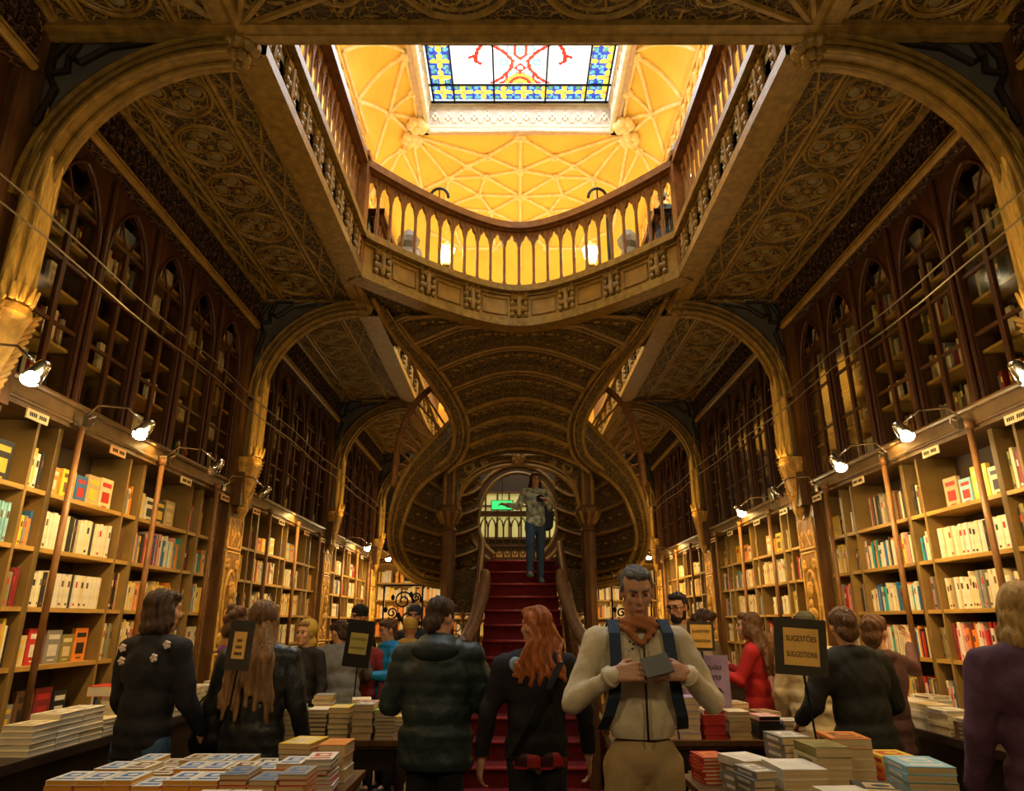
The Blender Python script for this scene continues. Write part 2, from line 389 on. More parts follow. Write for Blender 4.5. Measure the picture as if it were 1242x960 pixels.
    while z_ > hem-.02:
        f = coatflare*(1.0-z_)
        j.ell(T(0, 0, z_) if lean < .3 else T(0, 0, z_), ((.165+g+f)*S*width, (.122+g+f*.8)*S, .11*S), 22, 12, rot=RL); z_ -= .07
    j.cap(T(-sh*.55, .01, 1.435), (.072+g*.6)*S, T(sh*.55, .01, 1.435), (.072+g*.6)*S, 16)
    j.ell(T(0, .015, 1.475), ((.070+collar)*S, (.068+collar)*S, (.035+collar*.5)*S), 18, 10, rot=RL)
    for k in (0, 1):
        p0, p1, p2 = J[k]; sx = (-1, 1)[k]
        j.cap(T(sx*sh*.6, .005, 1.42), (.073+g*.5)*S, p0, (.066+g*.6)*S, 14); j.cap(p0, (.066+g*.6)*S, p1, (.052+g*.7)*S, 14)
        e_ = p2-(p2-p1).normalized()*.012; j.cap(p1, (.052+g*.7)*S, e_, (.037+g*.5)*S, 14)
    def dj(p):
        q = .006*ns(p, 22)+.0035*ns(p, 50)
        if quilt: q += .011*(abs(math.sin(p.z*PI/quilt))**.45-.7)
        return q
    ob = fuse(j, 'jacket', jacket, root, vox, 3, dj, [(piv+RL @ Vector((0, 0, (hem-hipz)*S)), RL @ Vector((0, 0, -1)))] )
    # ---- hair
    if style and not beanie or style in ('long', 'longloose', 'bob'):
        h = MB(); e = lambda c, r_: h.ell(Hd(*c), tuple(q*HS for q in r_), 18, 12, rot=RH_)
        if style == 'short':
            e((0, .030, .052), (.080, .088, .078)); e((0, -.026, .097), (.066, .056, .030)); e((0, .075, -.005), (.064, .035, .05))
            for q in (-1, 1): e((q*.070, .012, .03), (.012, .035, .035))
        else:
            e((0, .028, .045), (.086, .098, .088)); e((0, -.025, .088), (.070, .062, .040)); e((0, .070, -.03), (.075, .045, .08))
            if style in ('long', 'longloose', 'bob'):
                for q in (-1, 1): e((q*.072, .01, -.03), (.022, .055, .085))
            if style == 'bob':
                e((0, .055, -.09), (.095, .055, .07))
                for q in (-1, 1): e((q*.080, .0, -.08), (.026, .05, .06))
            if style in ('long', 'longloose'):
                wd = .085 if style == 'long' else .10
                L = .36 if style == 'long' else .52
                for q in (-1, -.5, 0, .5, 1):
                    p0 = Hd(q*.06, .07, -.02); p1 = T(q*wd*1.15, .115+g, 1.42); p2 = T(q*wd*1.2+.01*q, .125+g, 1.635-L)
                    p2 = p2+Vector((.012*math.sin(q*7), .006*math.cos(q*5), .05*math.sin(q*9+1)*S)); h.cap(p0, .034*HS, p1, .036*S, 10); h.cap(p1, .036*S, p2, .014*S, 10); p3 = p2+Vector((.03*(1 if q > 0 else -1)*S, .004, .06*S)); h.cap(p1, .030*S, p3, .012*S, 8)
                for q in (-1, 1):
                    h.cap(Hd(q*.075, .03, -.04), .028*HS, T(q*.10, .06, 1.45), .032*S, 10)
            if style == 'bun': e((.0, .125, .01), (.042, .042, .045)); e((.02, .11, -.06), (.03, .03, .05))
            if style == 'tail': 
                h.cap(Hd(0, .11, .03), .03*HS, Hd(.0, .15, -.08), .028*HS, 10); h.cap(Hd(0, .15, -.08), .028*HS, Hd(0, .15, -.20), .014*HS, 10)
            if style == 'curly':
                for k in range(26):
                    a = k*2.4; zz = -.02+.13*((k*7) % 13)/13; e((.078*math.cos(a), .035+.085*abs(math.sin(a)) if math.sin(a) > -.2 else .0, zz), (.032, .032, .032))
        fuse(h, 'hair', hair, root, .009, 2, lambda p: .004*math.sin(p.x*150+p.y*90+3*math.sin(p.z*18))+.004*ns(p, 50))
    if beanie:
        h = MB().ell(Hd(0, .015, .072), (.088*HS, .102*HS, .085*HS), 18, 12, rot=RH_).ell(Hd(0, .012, .030), (.090*HS, .103*HS, .030*HS), 18, 10, rot=RH_)
        fuse(h, 'beanie', beanie, root, .010, 2, lambda p: .002*math.sin(p.z*260))
    if face:
        for q in (-1, 1):
            o = MB().ell(Hd(q*.031, -.0835, .014), (.0115*HS, .006*HS, .0035*HS if face == 'down' else .0065*HS), 10, 6, rot=RH_).build('eye', [M['eye']], root, True)
            MB().cap(Hd(q*.016, -.094, .034), .004*HS, Hd(q*.046, -.084, .036), .003*HS, 6).build('eyebrow', [hair], root, True)
        MB().ell(Hd(0, -.0975, -.0565), (.020*HS, .004*HS, .0028*HS), 10, 6, rot=RH_).build('mouth', [M['lip']], root, True)
    return dict(root=root, T=T, Hd=Hd, J=J, S=S, RL=RL, HS=HS, RH=RH_)
M['dark_shoe'] = mat('dark_leather', (.03, .025, .02), .4); M['eye'] = mat('eye_dark', (.03, .018, .012), .2); M['lip'] = mat('lip', (.36, .12, .09), .5)
jeans = C('denim', (.045, .10, .22)); blacktr = C('black_trousers', (.012, .011, .012)); darktr = C('dark_trousers', (.02, .018, .022)); beige = C('beige_trousers', (.42, .29, .13))
# --- man reading in the middle
cream = C('cream_jacket', (.66, .56, .37))
D = person(.52, 3.60, 0, 0, 1.86, 'tall man in cream jacket and beige trousers reading a small booklet', cream, beige, SKW, HG, 'short', lean=R(2), hlean=R(16), hem=1.03, width=1.04, vox=.010, bvox=.0065, headsc=.93,
   arms=[((-.125, -.03, -.255), (.165, -.17, .125), (.15, .9, -.35), (.85, -.20, .12)), ((.125, -.03, -.255), (-.145, -.18, .13), (-.1, .9, -.35), (-.85, -.20, .10))], face='down', collar=.018, handcurl=.55)
r_, S_, T_, Hd_ = D['root'], D['S'], D['T'], D['Hd']
bk = MB(); rot = Matrix.Rotation(R(-14), 3, 'Y') @ Matrix.Rotation(R(-40), 3, 'X')
c_ = (D['J'][0][2]+D['J'][1][2])/2+Vector((.020, -.066, .040))
bk.box(-.062, .0, -.004, .002, -.050, .050, 0); bk.box(.0, .062, -.002, .006, -.050, .050, 0)
bk.v = [tuple(rot @ Vector(v)+c_+Vector((.52, 3.60, 0))) for v in bk.v]
tag(bk.build('booklet', [M['olive_cover']]), 'small dark booklet held open by the man in the cream jacket', 'booklet')
MB()
# parts: zip, backpack straps, scarf collar, shirt, pocket studs
T2 = T_
def onbody(mb, name, m, sm=True): return mb.build(name, m, r_, sm)
onbody(MB().tube([T_(.0, -.152, 1.42), T_(0, -.150, 1.30), T_(.0, -.148, 1.15), T_(0, -.150, 1.03)], .006, 6), 'zip', M['ink'])
strap = C('navy_strap', (.02, .035, .06))
for q in (-1, 1):
    pts = [T_(q*.115, .10, 1.46), T_(q*.115, .0, 1.515), T_(q*.118, -.09, 1.46), T_(q*.122, -.135, 1.34), T_(q*.135, -.135, 1.20), T_(q*.158, -.10, 1.12), T_(q*.175, -.02, 1.06), T_(q*.15, .08, 1.04)]
    mb = MB(); rows = [[p+Vector((-.026, 0, 0)) for p in pts], [p+Vector((.026, 0, 0)) for p in pts]]
    mb.slab(rows, (0, -.014, .004)); o = mb.build('backpack_strap', strap, r_); recalc(o)
fuse(MB().ell(T_(0, .20, 1.25), (.15*S_, .09*S_, .22*S_)).ell(T_(0, .24, 1.15), (.12*S_, .07*S_, .10*S_)), 'backpack', strap, r_, .014, 3)
sc_m = C('rust_scarf', (.40, .14, .045)); mb = MB()
mb.tube([T_(.075*math.cos(t*PI/6), -.012+.078*math.sin(t*PI/6), 1.483-.014*math.sin(t*PI/6)) for t in range(12)], .026, 10, closed=True)
mb.tube([T_(.068*math.cos(t*PI/6), -.016+.070*math.sin(t*PI/6), 1.512) for t in range(12)], .022, 10, closed=True)
mb.tube([T_(-.065, -.080, 1.475), T_(-.0, -.120, 1.42), T_(.06, -.080, 1.475)], .018, 8)
fuse(mb, 'scarf', sc_m, r_, .009, 3, lambda p: .004*math.sin(p.z*160+p.x*60))
mb = MB()
for (a, c) in ((.055, 1.345), (.070, 1.345), (-.06, 1.43), (-.045, 1.42), (-.05, 1.40)): mb.ell(T_(a, -.150, c), .006, 8, 6)
mb.box(.05, .115, -.168, -.160, 1.40, 1.408); onbody(mb, 'stud', M['ink'])
# grey shoulder wedge patch of cream arms: cuffs
for k in (0, 1):
    p1, p2 = D['J'][k][1], D['J'][k][2]; d = (p2-p1).normalized(); MB().tube([p2-d*.035, p2-d*.015], .049, 12).build('cuff', [cream], r_, True)
# --- woman in dark puffer, back to us
puf = C('dark_teal_puffer', (.020, .034, .034), rough=.5)
D = person(-.53, 4.42, 0, R(172), 1.73, 'person in dark teal quilted puffer coat standing with back turned', puf, blacktr, SKN, HB, 'bobx', lean=R(2), hlean=R(16), hyaw=R(-28), hem=.82, width=1.12, puff=.035, quilt=.115, collar=.06,
   arms=[((-.09, -.05, -.27), (.05, -.20, .0)), ((.10, -.03, -.27), (-.03, -.20, .02))])
mb = MB(); T_ = D['T']; fuse(MB().ell(T_(0, .10, 1.46), (.15, .085, .07)).ell(T_(0, .03, 1.51), (.125, .11, .05)), 'hood', puf, D['root'], .012, 4)
# --- red-haired woman in dark top with plaid hem
dk = C('black_fleece', (.013, .011, .013)); 
D = person(.05, 4.30, 0, R(186), 1.68, 'woman with wavy red hair in black top over red plaid shirt, back turned', dk, blacktr, SKN, HR, 'longx', lean=R(1), hlean=R(2), hyaw=R(30), hem=.93, width=1.08, puff=.012, collar=.02,
   arms=[((-.10, .0, -.27), (-.03, -.07, -.25)), ((.10, .0, -.27), (.03, -.05, -.25))])
r_, T_, Hd_ = D['root'], D['T'], D['Hd']
h = MB()
for k in range(15):
    q = (k % 5-2)/2; p0 = Hd_(q*.07, .06+.01*(k % 3), .02-.02*(k//5)); p1 = Hd_(q*.105+.01*math.sin(k*2.1), .085+.01*(k % 2), -.09); p2 = T_(q*.13+.02*math.sin(k*1.7), .12, 1.40-.03*(k % 4))
    h.cap(p0, .026, p1, .025, 8); h.cap(p1, .025, p2, .016, 8)
fuse(h, 'hair', HR, r_, .009, 2, lambda p: .006*math.sin(p.x*120+3*math.sin(p.z*30)))
pl = bpy.data.materials.new('red_plaid'); pl.use_nodes = True; nt = pl.node_tree; tcn = nt.nodes.new('ShaderNodeTexCoord'); ck = nt.nodes.new('ShaderNodeTexChecker'); ck.inputs['Scale'].default_value = 14
ck.inputs['Color1'].default_value = (.42, .02, .02, 1); ck.inputs['Color2'].default_value = (.05, .005, .006, 1); nt.links.new(tcn.outputs['Object'], ck.inputs['Vector']); nt.links.new(ck.outputs[0], nt.nodes['Principled BSDF'].inputs['Base Color'])
fuse(MB().ell(T_(0, 0, .93), (.172, .135, .09)).ell(T_(0, 0, .88), (.170, .132, .07)), 'shirt_hem', pl, r_, .014, 3, None, [(Vector((0, 0, .845)), Vector((0, 0, -1)))])
mb = MB(); pts = [T_(-.13, .115, 1.44), T_(-.05, .155, 1.30), T_(.05, .155, 1.12), T_(.15, .12, .95)]
mb.slab([[p+Vector((-.02, 0, 0)) for p in pts], [p+Vector((.02, 0, 0)) for p in pts]], (0, .012, 0)); recalc(mb.build('bag_strap', M['iron'], r_))
mb = MB().ell(T_(.135, .085, 1.43), (.035, .02, .04)); mb.build('shoulder_patch', [C('pale_blue_patch', (.30, .42, .52))], r_, True)
# --- woman with very long fair hair, left
D = person(-1.65, 4.60, 0, R(176), 1.71, 'woman with very long light brown hair and dark leather jacket at the left table', C('dark_leather_jacket', (.022, .024, .024), rough=.35, sheen=0), darktr, SKN, HLB, 'longloose', hyaw=R(-15), hlean=R(8), hem=.80, width=1.14, puff=.015, collar=.015)
fuse(MB().ell(D['Hd'](0, .03, .035), (.092, .108, .105)), 'hair_crown', HM, D['root'], .009, 2, lambda p: .003*ns(p, 60))
mb = MB(); mb.tube([D['T'](.20, .03, 1.44), D['T'](.21, .05, 1.35), D['T'](.23, .02, 1.2)], .012, 8); mb.build('piping', [C('cream_piping', (.6, .5, .35))], D['root'], True)
# --- dark navy woman, far left
D = person(-2.22, 4.42, 0, R(165), 1.78, 'woman with brown shoulder-length hair in black jacket with flowered shoulders, by the left shelves', C('black_jacket', (.010, .010, .014)), jeans, SKN, HB, 'bob', hyaw=R(-30), hlean=R(6), hem=.86, width=.98, puff=.008, collar=.01,
   arms=[((-.06, -.04, -.28), (.0, -.16, -.18)), ((.06, -.04, -.28), (.0, -.16, -.18))])
PF = C('pale_flower', (.62, .52, .46))
for (a, b_, c_) in ((-.15, .075, 1.45), (-.10, .105, 1.38), (.15, .075, 1.43), (.12, .10, 1.36)):
    mb = MB().ell(D['T'](a, b_+.01, c_), .010, 8, 5)
    for q in range(5):
        an = q*2*PI/5; mb.ell(D['T'](a+.015*math.cos(an), b_+.01, c_+.015*math.sin(an)), .011, 8, 5)
    mb.build('flower_print', [PF], D['root'], True)
bg = empty('handbag', (-1.93, 4.62, 0), 0, 'black handbag with rounded handle hanging between the two women on the left', 'handbag')
fuse(MB().ell((0, 0, 1.0), (.10, .05, .12)).ell((0, 0, .92), (.11, .055, .10)), 'bag_body', M['iron'], bg, .012, 3)
MB().tube([(.075*math.cos(t*PI/10), 0, 1.08+.10*math.sin(t*PI/10)) for t in range(11)], .007, 8).build('handle', M['chrome'], bg, True)
# --- curly dark figure with purple scarf
D = person(-2.02, 5.15, 0, R(120), 1.68, 'person with short curly brown hair and purple scarf behind the long-haired woman', C('black_coat', (.012, .011, .012)), darktr, SKN, HM, 'curly', hlean=R(22), hyaw=R(10), hem=.80, collar=.01)
fuse(MB().tube([D['T'](.085*math.cos(t*PI/6), .085*math.sin(t*PI/6), 1.47) for t in range(12)], .035, 10, closed=True).cap(D['T'](-.05, -.10, 1.43), .035, D['T'](-.08, -.16, 1.15), .03, 10).cap(D['T'](.10, .05, 1.43), .035, D['T'](.15, .10, 1.05), .025, 10), 'scarf', C('purple_scarf', (.22, .06, .26)), D['root'], .010, 3, lambda p: .006*ns(p, 60))
# --- hooded face looking toward us between
D = person(-2.0, 6.85, 0, R(-20), 1.60, 'child-sized person in yellow hood seen behind the long-haired woman', C('black_coat_child', (.018, .015, .014)), darktr, SKN, HLB, 'short', face=True, hem=.7, width=.95)
fuse(MB().ell(D['Hd'](0, .045, .05), (.095, .10, .10)).ell(D['Hd'](0, .06, -.08), (.09, .06, .07)), 'hood', C('yellow_hood', (.62, .40, .06)), D['root'], .011, 3)
# --- bending grey sweater
D = person(-1.72, 7.15, 0, R(210), 1.62, 'dark-haired person in grey draped sweater leaning over the far left table', C('grey_sweater', (.20, .19, .15)), darktr, SKW, HB, 'bun', lean=R(14), hlean=R(14), hyaw=R(25), hem=.75, width=1.25, puff=.02,
   arms=[((-.13, -.08, -.22), (-.02, -.22, -.08)), ((.13, -.08, -.22), (-.08, -.22, -.08))])
D = person(-1.60, 7.7, 0, R(-15), 1.57, 'person with auburn hair and red scarf facing the far left table', C('red_cardigan', (.32, .035, .03)), darktr, SKW, HM, 'bobx', face=True, hlean=R(15), hem=.8, width=.9)
D = person(-1.80, 8.25, 0, R(-40), 1.76, 'man in black flat beanie behind the tall black sign', C('black_jumper', (.02, .018, .016)), darktr, SKW, HB, 'short', face=True, hem=.8, beanie=C('black_beanie', (.014, .013, .012)), bvox=.012)
D = person(-1.38, 7.75, 0, R(-55), 1.62, 'woman in bright blue puffer jacket browsing on the left', C('bright_blue_puffer', (.01, .26, .55), rough=.45), blacktr, SKN, HM, 'bobx', hlean=R(12), hem=.83, puff=.022, quilt=.09, collar=.05, face=True,
   arms=[((-.07, -.06, -.26), (.06, -.20, .02)), ((.07, -.06, -.26), (-.06, -.20, .02))])
D = person(-1.22, 8.1, 0, R(170), 1.62, 'person carrying a mustard yellow padded backpack coat, back turned', C('mustard_coat', (.50, .27, .03)), blacktr, SKN, HB, 'short', hem=.84, puff=.03, quilt=.16, collar=.08, bvox=.012, beanie=C('mustard_hood', (.58, .36, .05)))
D = person(-1.28, 8.9, 0, R(0), 1.78, 'person in navy beanie behind the mustard coat', C('navy_coat', (.03, .04, .07)), blacktr, SKW, HB, 'short', face=True, bvox=.012, beanie=C('navy_beanie', (.035, .045, .075)))
# --- right side
D = person(1.40, 6.5, 0, R(-42), 1.84, 'bearded man with black hair and glasses in patterned shirt, behind the far right table', C('patterned_shirt', (.40, .30, .22)), darktr, SKW, HK, 'short', face=True, hlean=R(10), hem=.85)
r_, Hd_ = D['root'], D['Hd']
fuse(MB().ell(Hd_(0, -.045, -.085), (.055, .050, .040)).ell(Hd_(0, -.09, -.055), (.030, .016, .030)).ell(Hd_(.055, -.0, -.05), (.018, .03, .05)).ell(Hd_(-.055, -.0, -.05), (.018, .03, .05)), 'beard', HK, r_, .008, 2)
mb = MB()
for q in (-1, 1): mb.tube([Hd_(q*.033+.024*math.cos(t*PI/6), -.100, .010+.019*math.sin(t*PI/6)) for t in range(12)], .0028, 6, closed=True); mb.tube([Hd_(q*.057, -.098, .014), Hd_(q*.078, .0, .012)], .0028, 6)
mb.tube([Hd_(-.009, -.104, .012), Hd_(.009, -.104, .012)], .0028, 6).build('glasses', M['iron'], r_)
D = person(1.70, 6.85, 0, R(100), 1.70, 'person with tied dark hair in olive coat beside the bearded man', C('olive_coat', (.16, .11, .05)), darktr, SKN, HB, 'bun', hlean=R(18), hem=.7, puff=.01)
D = person(1.98, 6.35, 0, R(-118), 1.67, 'woman with long dark hair in bright red coat, in profile', C('red_coat', (.42, .015, .015)), darktr, SKN, HM, 'long', hlean=R(0), hem=.72, width=.92, coatflare=.1, face=True,
   arms=[((-.05, -.10, -.24), (.0, -.17, .10)), ((.05, -.10, -.24), (.0, -.17, .08))])
D = person(2.30, 6.95, 0, R(-110), 1.50, 'child with light brown hair behind the woman in the red coat', C('pink_jumper', (.5, .28, .22)), jeans, SKN, HLB, 'bobx', hem=.8, width=.85)
D = person(2.30, 5.98, 0, R(150), 1.65, 'person in quilted cream jacket and dark cap behind the suggestions sign', C('cream_quilted', (.58, .47, .28)), darktr, SKN, HB, 'short', hlean=R(12), hem=.70, width=1.0, puff=.035, quilt=.22, collar=.05,
   beanie=C('dark_green_cap', (.05, .05, .03)))
bun = C('black_wool_coat', (.020, .021, .018))
D = person(2.05, 4.62, 0, R(196), 1.68, 'woman with brown hair in a loose bun and long charcoal coat, back turned', bun, darktr, SKN, HM, 'bun', lean=R(5), hlean=R(10), hyaw=R(-22), hem=.52, width=1.18, puff=.02, coatflare=.12, collar=.04,
   arms=[((-.11, -.03, -.26), (.03, -.18, -.10)), ((.11, -.03, -.26), (-.03, -.18, -.10))])
MB().tube([D['T'](-.16, .155, .86), D['T'](-.10, .17, .85)], .008, 8).build('belt_buckle', M['chrome'], D['root'])
D = person(2.42, 5.05, 0, R(192), 1.64, 'woman with brown hair reaching up to the right shelves', C('maroon_cardigan', (.10, .045, .04)), darktr, SKN, HM, 'bobx', hlean=R(2), hyaw=R(-60), hem=.75, width=.95,
   arms=[((-.17, -.10, -.05), (-.10, -.12, .17)), ((.06, -.03, -.27), (.0, -.15, -.1))], bvox=.008)
D = person(2.20, 3.26, 0, R(160), 1.75, 'woman with blond bobbed hair in plum coat at the right edge', C('plum_coat', (.085, .035, .065)), darktr, SKN, HL, 'bob', hyaw=R(-10), hlean=R(4), hem=.45, width=1.1, puff=.02, coatflare=.06, collar=.01, headsc=1.08)
# --- on the stairs
jc = mat('pale_patterned_jacket', (.42, .50, .46), .7, bump=(40, .4, .01), var=(16, .8))
zz = RH*(14-2)
D = person(.24, 9.86, zz, R(8), 1.53, 'woman in pale patterned jacket and blue jeans walking down the red stairs', jc, jeans, SKN, HB, 'long', face=True, hlean=R(6), hem=.88, width=.95, puff=.01,
   legs=[((-.13, -.25, .60), (-.13, -.20, .16)), ((.07, -.02, .49), (.08, .03, .085))], arms=[((-.12, .0, -.23), (-.20, -.08, .02)), ((.07, -.05, -.24), (-.10, -.18, .08))], bvox=.008, vox=.011, shoes=C('teal_trainers', (.16, .26, .27)))
fuse(MB().ell(D['T'](.20, .05, 1.05), (.10, .10, .20)).ell(D['T'](.20, .05, .92), (.09, .09, .08)), 'shoulder_bag', C('navy_bag', (.03, .04, .08)), D['root'], .012, 3)
MB().box(-.03, .03, -.01, .01, -.05, .05).build('camera', M['iron'], D['root'], False, D['T'](-.02, -.20, 1.20)) if False else None
tag(MB().box(-.05, .05, -.03, .03, -.035, .035).lathe([(.025, 0), (.025, .05)], (0, 0, 0), 10).build('compact_camera', [M['iron']], None, False, Vector((.24, 9.86, zz))+D['J'][1][2]+Vector((-.06, -.05, .02))), 'small black camera held by the woman on the stairs', 'camera')
# --- upstairs visitors behind the balustrade
D = person(-1.45, 8.35, 5.43, R(200), 1.35, 'visitor in grey top leaning behind the left half of the curved balustrade', C('grey_top', (.14, .12, .11)), jeans, SKN, HB, 'short', lean=R(30), bvox=.013)
D = person(1.86, 7.75, 5.43, R(150), 1.45, 'visitor in dark coat standing behind the right end of the curved balustrade', C('dark_blue_coat', (.03, .035, .05)), darktr, SKN, HK, 'short', bvox=.013)
# ================================================================ ROOM SHELL
struct('floor', MB().box(-3.6, 3.6, YF, YB+0.4, -0.1, 0.0), M['floor'])
for s, nm in ((-1, 'left'), (1, 'right')):
    struct('wall_'+nm, MB().box(min(s*3.55, s*3.75), max(s*3.55, s*3.75), YF, YB+0.4, 0, 11.0), M['dark'])
wb = MB(); wb.box(-3.6, 3.6, YB+0.2, YB+0.4, 0, 11.0)
struct('wall_back', wb, M['dark'])

def fyc(x):                                  # far edge of the near opening (bulges away in the middle)
    q = min(1.0, abs(x)/A); return 6.64+1.34*(1-((q*q+0.03)**0.75-0.03**0.75)/(1.03**0.75-0.03**0.75))

# carved ceiling of the aisles: bed + strip mouldings + rosettes + lattice (one mesh per bay and side)
def ring(mb, cx, cy, z, r, t, n=22, mi=0, sy=1.0):
    mb.tube([(cx+r*math.cos(2*PI*k/n), cy+r*sy*math.sin(2*PI*k/n), z) for k in range(n)], t, 6, mi, closed=True)
def rosette(mb, cx, cy, z, r):
    ring(mb, cx, cy, z, r, 0.016, 26, 1); ring(mb, cx, cy, z, r*0.86, 0.008, 24, 1)
    for a in range(4):
        an = a*PI/2
        px, py = cx+math.cos(an)*r*0.56, cy+math.sin(an)*r*0.56
        ring(mb, px, py, z, r*0.27, 0.010, 14, 1)
        mb.ell((px, py, z+0.002), (r*0.20, r*0.20, 0.012), 10, 4, 2)
        # cusps between the lobes
        b = an+PI/4
        pts = [(cx+math.cos(b+t)*r*rr, cy+math.sin(b+t)*r*rr, z) for t, rr in ((-0.55, .80), (-0.28, .60), (0, .34), (0.28, .60), (0.55, .80))]
        mb.tube(pts, 0.008, 5, 1)
    mb.ell((cx, cy, z), (r*0.13, r*0.13, 0.022), 8, 5, 1)
def floret(mb, cx, cy, z, r):
    for k in range(5):
        a = 2*PI*k/5; mb.ell((cx+math.cos(a)*r*.55, cy+math.sin(a)*r*.55, z), (r*.42, r*.42, 0.014), 8, 4, 1)
    mb.ell((cx, cy, z), (r*.25, r*.25, 0.028), 8, 4, 1)
def leaf(mb, x, y, z, a, L, w):
    c, s_ = math.cos(a), math.sin(a)
    mb.cap((x-c*L/2, y-s_*L/2, z), w*0.35, (x+c*L*.1, y+s_*L*.1, z-0.004), w*0.6, 6, 1)
    mb.cap((x+c*L*.1, y+s_*L*.1, z-0.004), w*0.6, (x+c*L/2, y+s_*L/2, z), w*0.15, 6, 1)
r2 = random.Random(5)
def aisle(s, y0, y1, k):
    mb = MB(); z = ZC
    X = lambda v: s*v
    mb.box(min(X(A-0.02), X(3.5)), max(X(A-0.02), X(3.5)), y0, y1, z, z+0.30, 0)
    # mouldings running the length
    for xx, t in ((A+0.03, .05), (A+.12, .022), (2.16, .022), (2.20, .012), (2.70, .012), (2.745, .020), (2.92, .030)):
        mb.tube([(X(xx), y0, z), (X(xx), y1, z)], t, 8, 1)
    mb.box(min(X(A), X(A+.17)), max(X(A), X(A+.17)), y0, y1, z-0.035, z, 1)
    yy = y0+0.33; i = 0
    step = 0.506
    n = int((y1-y0-0.3)/step); step = (y1-y0-0.16)/n
    for i in range(n):
        cy = y0+0.08+step*(i+0.5)
        rosette(mb, X(2.45), cy, z, min(0.245, step*.49))
        for sx in (-1, 1):
            for sy in (-1, 1):
                leaf(mb, X(2.45+sx*.21), cy+sy*(step*.5-.04), z, PI/4*sx*sy*s, 0.07, 0.016)
        for xa, xb in ((A+.19, 2.14), (2.76, 2.90)):
            xm = (xa+xb)/2; w = (xb-xa)/2
            mb.tube([(X(xa), cy-step/2, z), (X(xb), cy+step/2, z)], 0.012, 6, 1)
            mb.tube([(X(xb), cy-step/2, z), (X(xa), cy+step/2, z)], 0.012, 6, 1)
            floret(mb, X(xm), cy, z, 0.055 if w > .1 else 0.035)
            if w > .1:
                floret(mb, X(xm), cy+step/2, z, 0.045)
                for q in range(10):
                    leaf(mb, X(xm+r2.uniform(-w, w)*.9), cy+r2.uniform(-.5, .5)*step, z-0.002, r2.uniform(0, PI), 0.07, 0.016)
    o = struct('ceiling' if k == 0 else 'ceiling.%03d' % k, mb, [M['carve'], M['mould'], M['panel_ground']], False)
    return o
kk = 0
for s in (-1, 1):
    for i in range(4):
        aisle(s, PY[i]+(0.07 if i else 0), PY[i+1]-0.07, kk); kk += 1
# near transverse panel (bridge over the entrance side) with big rosettes
mb = MB(); mb.box(-A-.02, A+.02, 0.4, 3.50, ZC, ZC+.3, 0)
for y in (3.47,): mb.tube([(-3.0, y, ZC-.02), (3.0, y, ZC-.02)], .05, 8, 1)
mb.box(-3.0, 3.0, 3.36, 3.50, ZC-.045, ZC, 1)
for x in (-0.42, 0.42):
    ring(mb, x, 2.98, ZC, .37, .022, 36, 1); ring(mb, x, 2.98, ZC, .31, .012, 32, 1); ring(mb, x, 2.98, ZC, .10, .014, 16, 1)
    for k in range(8):
        a = 2*PI*k/8+.2
        ring(mb, x+math.cos(a)*.205, 2.98+math.sin(a)*.205, ZC, .075, .009, 12, 1)
        mb.tube([(x+math.cos(a+.39)*.10, 2.98+math.sin(a+.39)*.10, ZC), (x+math.cos(a+.39)*.31, 2.98+math.sin(a+.39)*.31, ZC)], .009, 5, 1)
        mb.ell((x+math.cos(a)*.05, 2.98+math.sin(a)*.05, ZC), (.03, .03, .02), 8, 4, 1)
for x in (-1.12, 1.12):
    ring(mb, x, 3.10, ZC, .16, .016, 20, 1, 1.0); 
    for k in range(4):
        a = PI*k/2+.78; ring(mb, x+math.cos(a)*.07, 3.10+math.sin(a)*.07, ZC, .055, .008, 10, 1)
for s in (-1, 1):
    for (xe, ye) in ((0.85, 3.05), (0.95, 2.6), (1.35, 2.5), (1.75, 2.5), (2.2, 2.5), (2.7, 2.7)):
        mb.tube([(s*1.80, 3.42, ZC-.01), (s*xe, ye, ZC-.01)], .026, 6, 1)
    for k in range(26):
        leaf(mb, s*r2.uniform(.9, 1.7), r2.uniform(2.6, 3.35), ZC-.002, r2.uniform(0, PI), .1, .022)
struct('ceiling.%03d' % kk, mb, [M['carve'], M['mould'], M['panel_ground']]); kk += 1

# balcony slab behind the opening: its underside
mb = MB(); xs = [-A+2*A*i/24 for i in range(25)]
mb.slab([[(x, fyc(x)+.06, ZC+.02) for x in xs], [(x, max(8.3, fyc(x)+.2), ZC+.02) for x in xs], [(x, 8.75, ZC+.02) for x in xs]], (0, 0, .3), 0)
struct('ceiling.%03d' % kk, mb, [M['carve']]); kk += 1

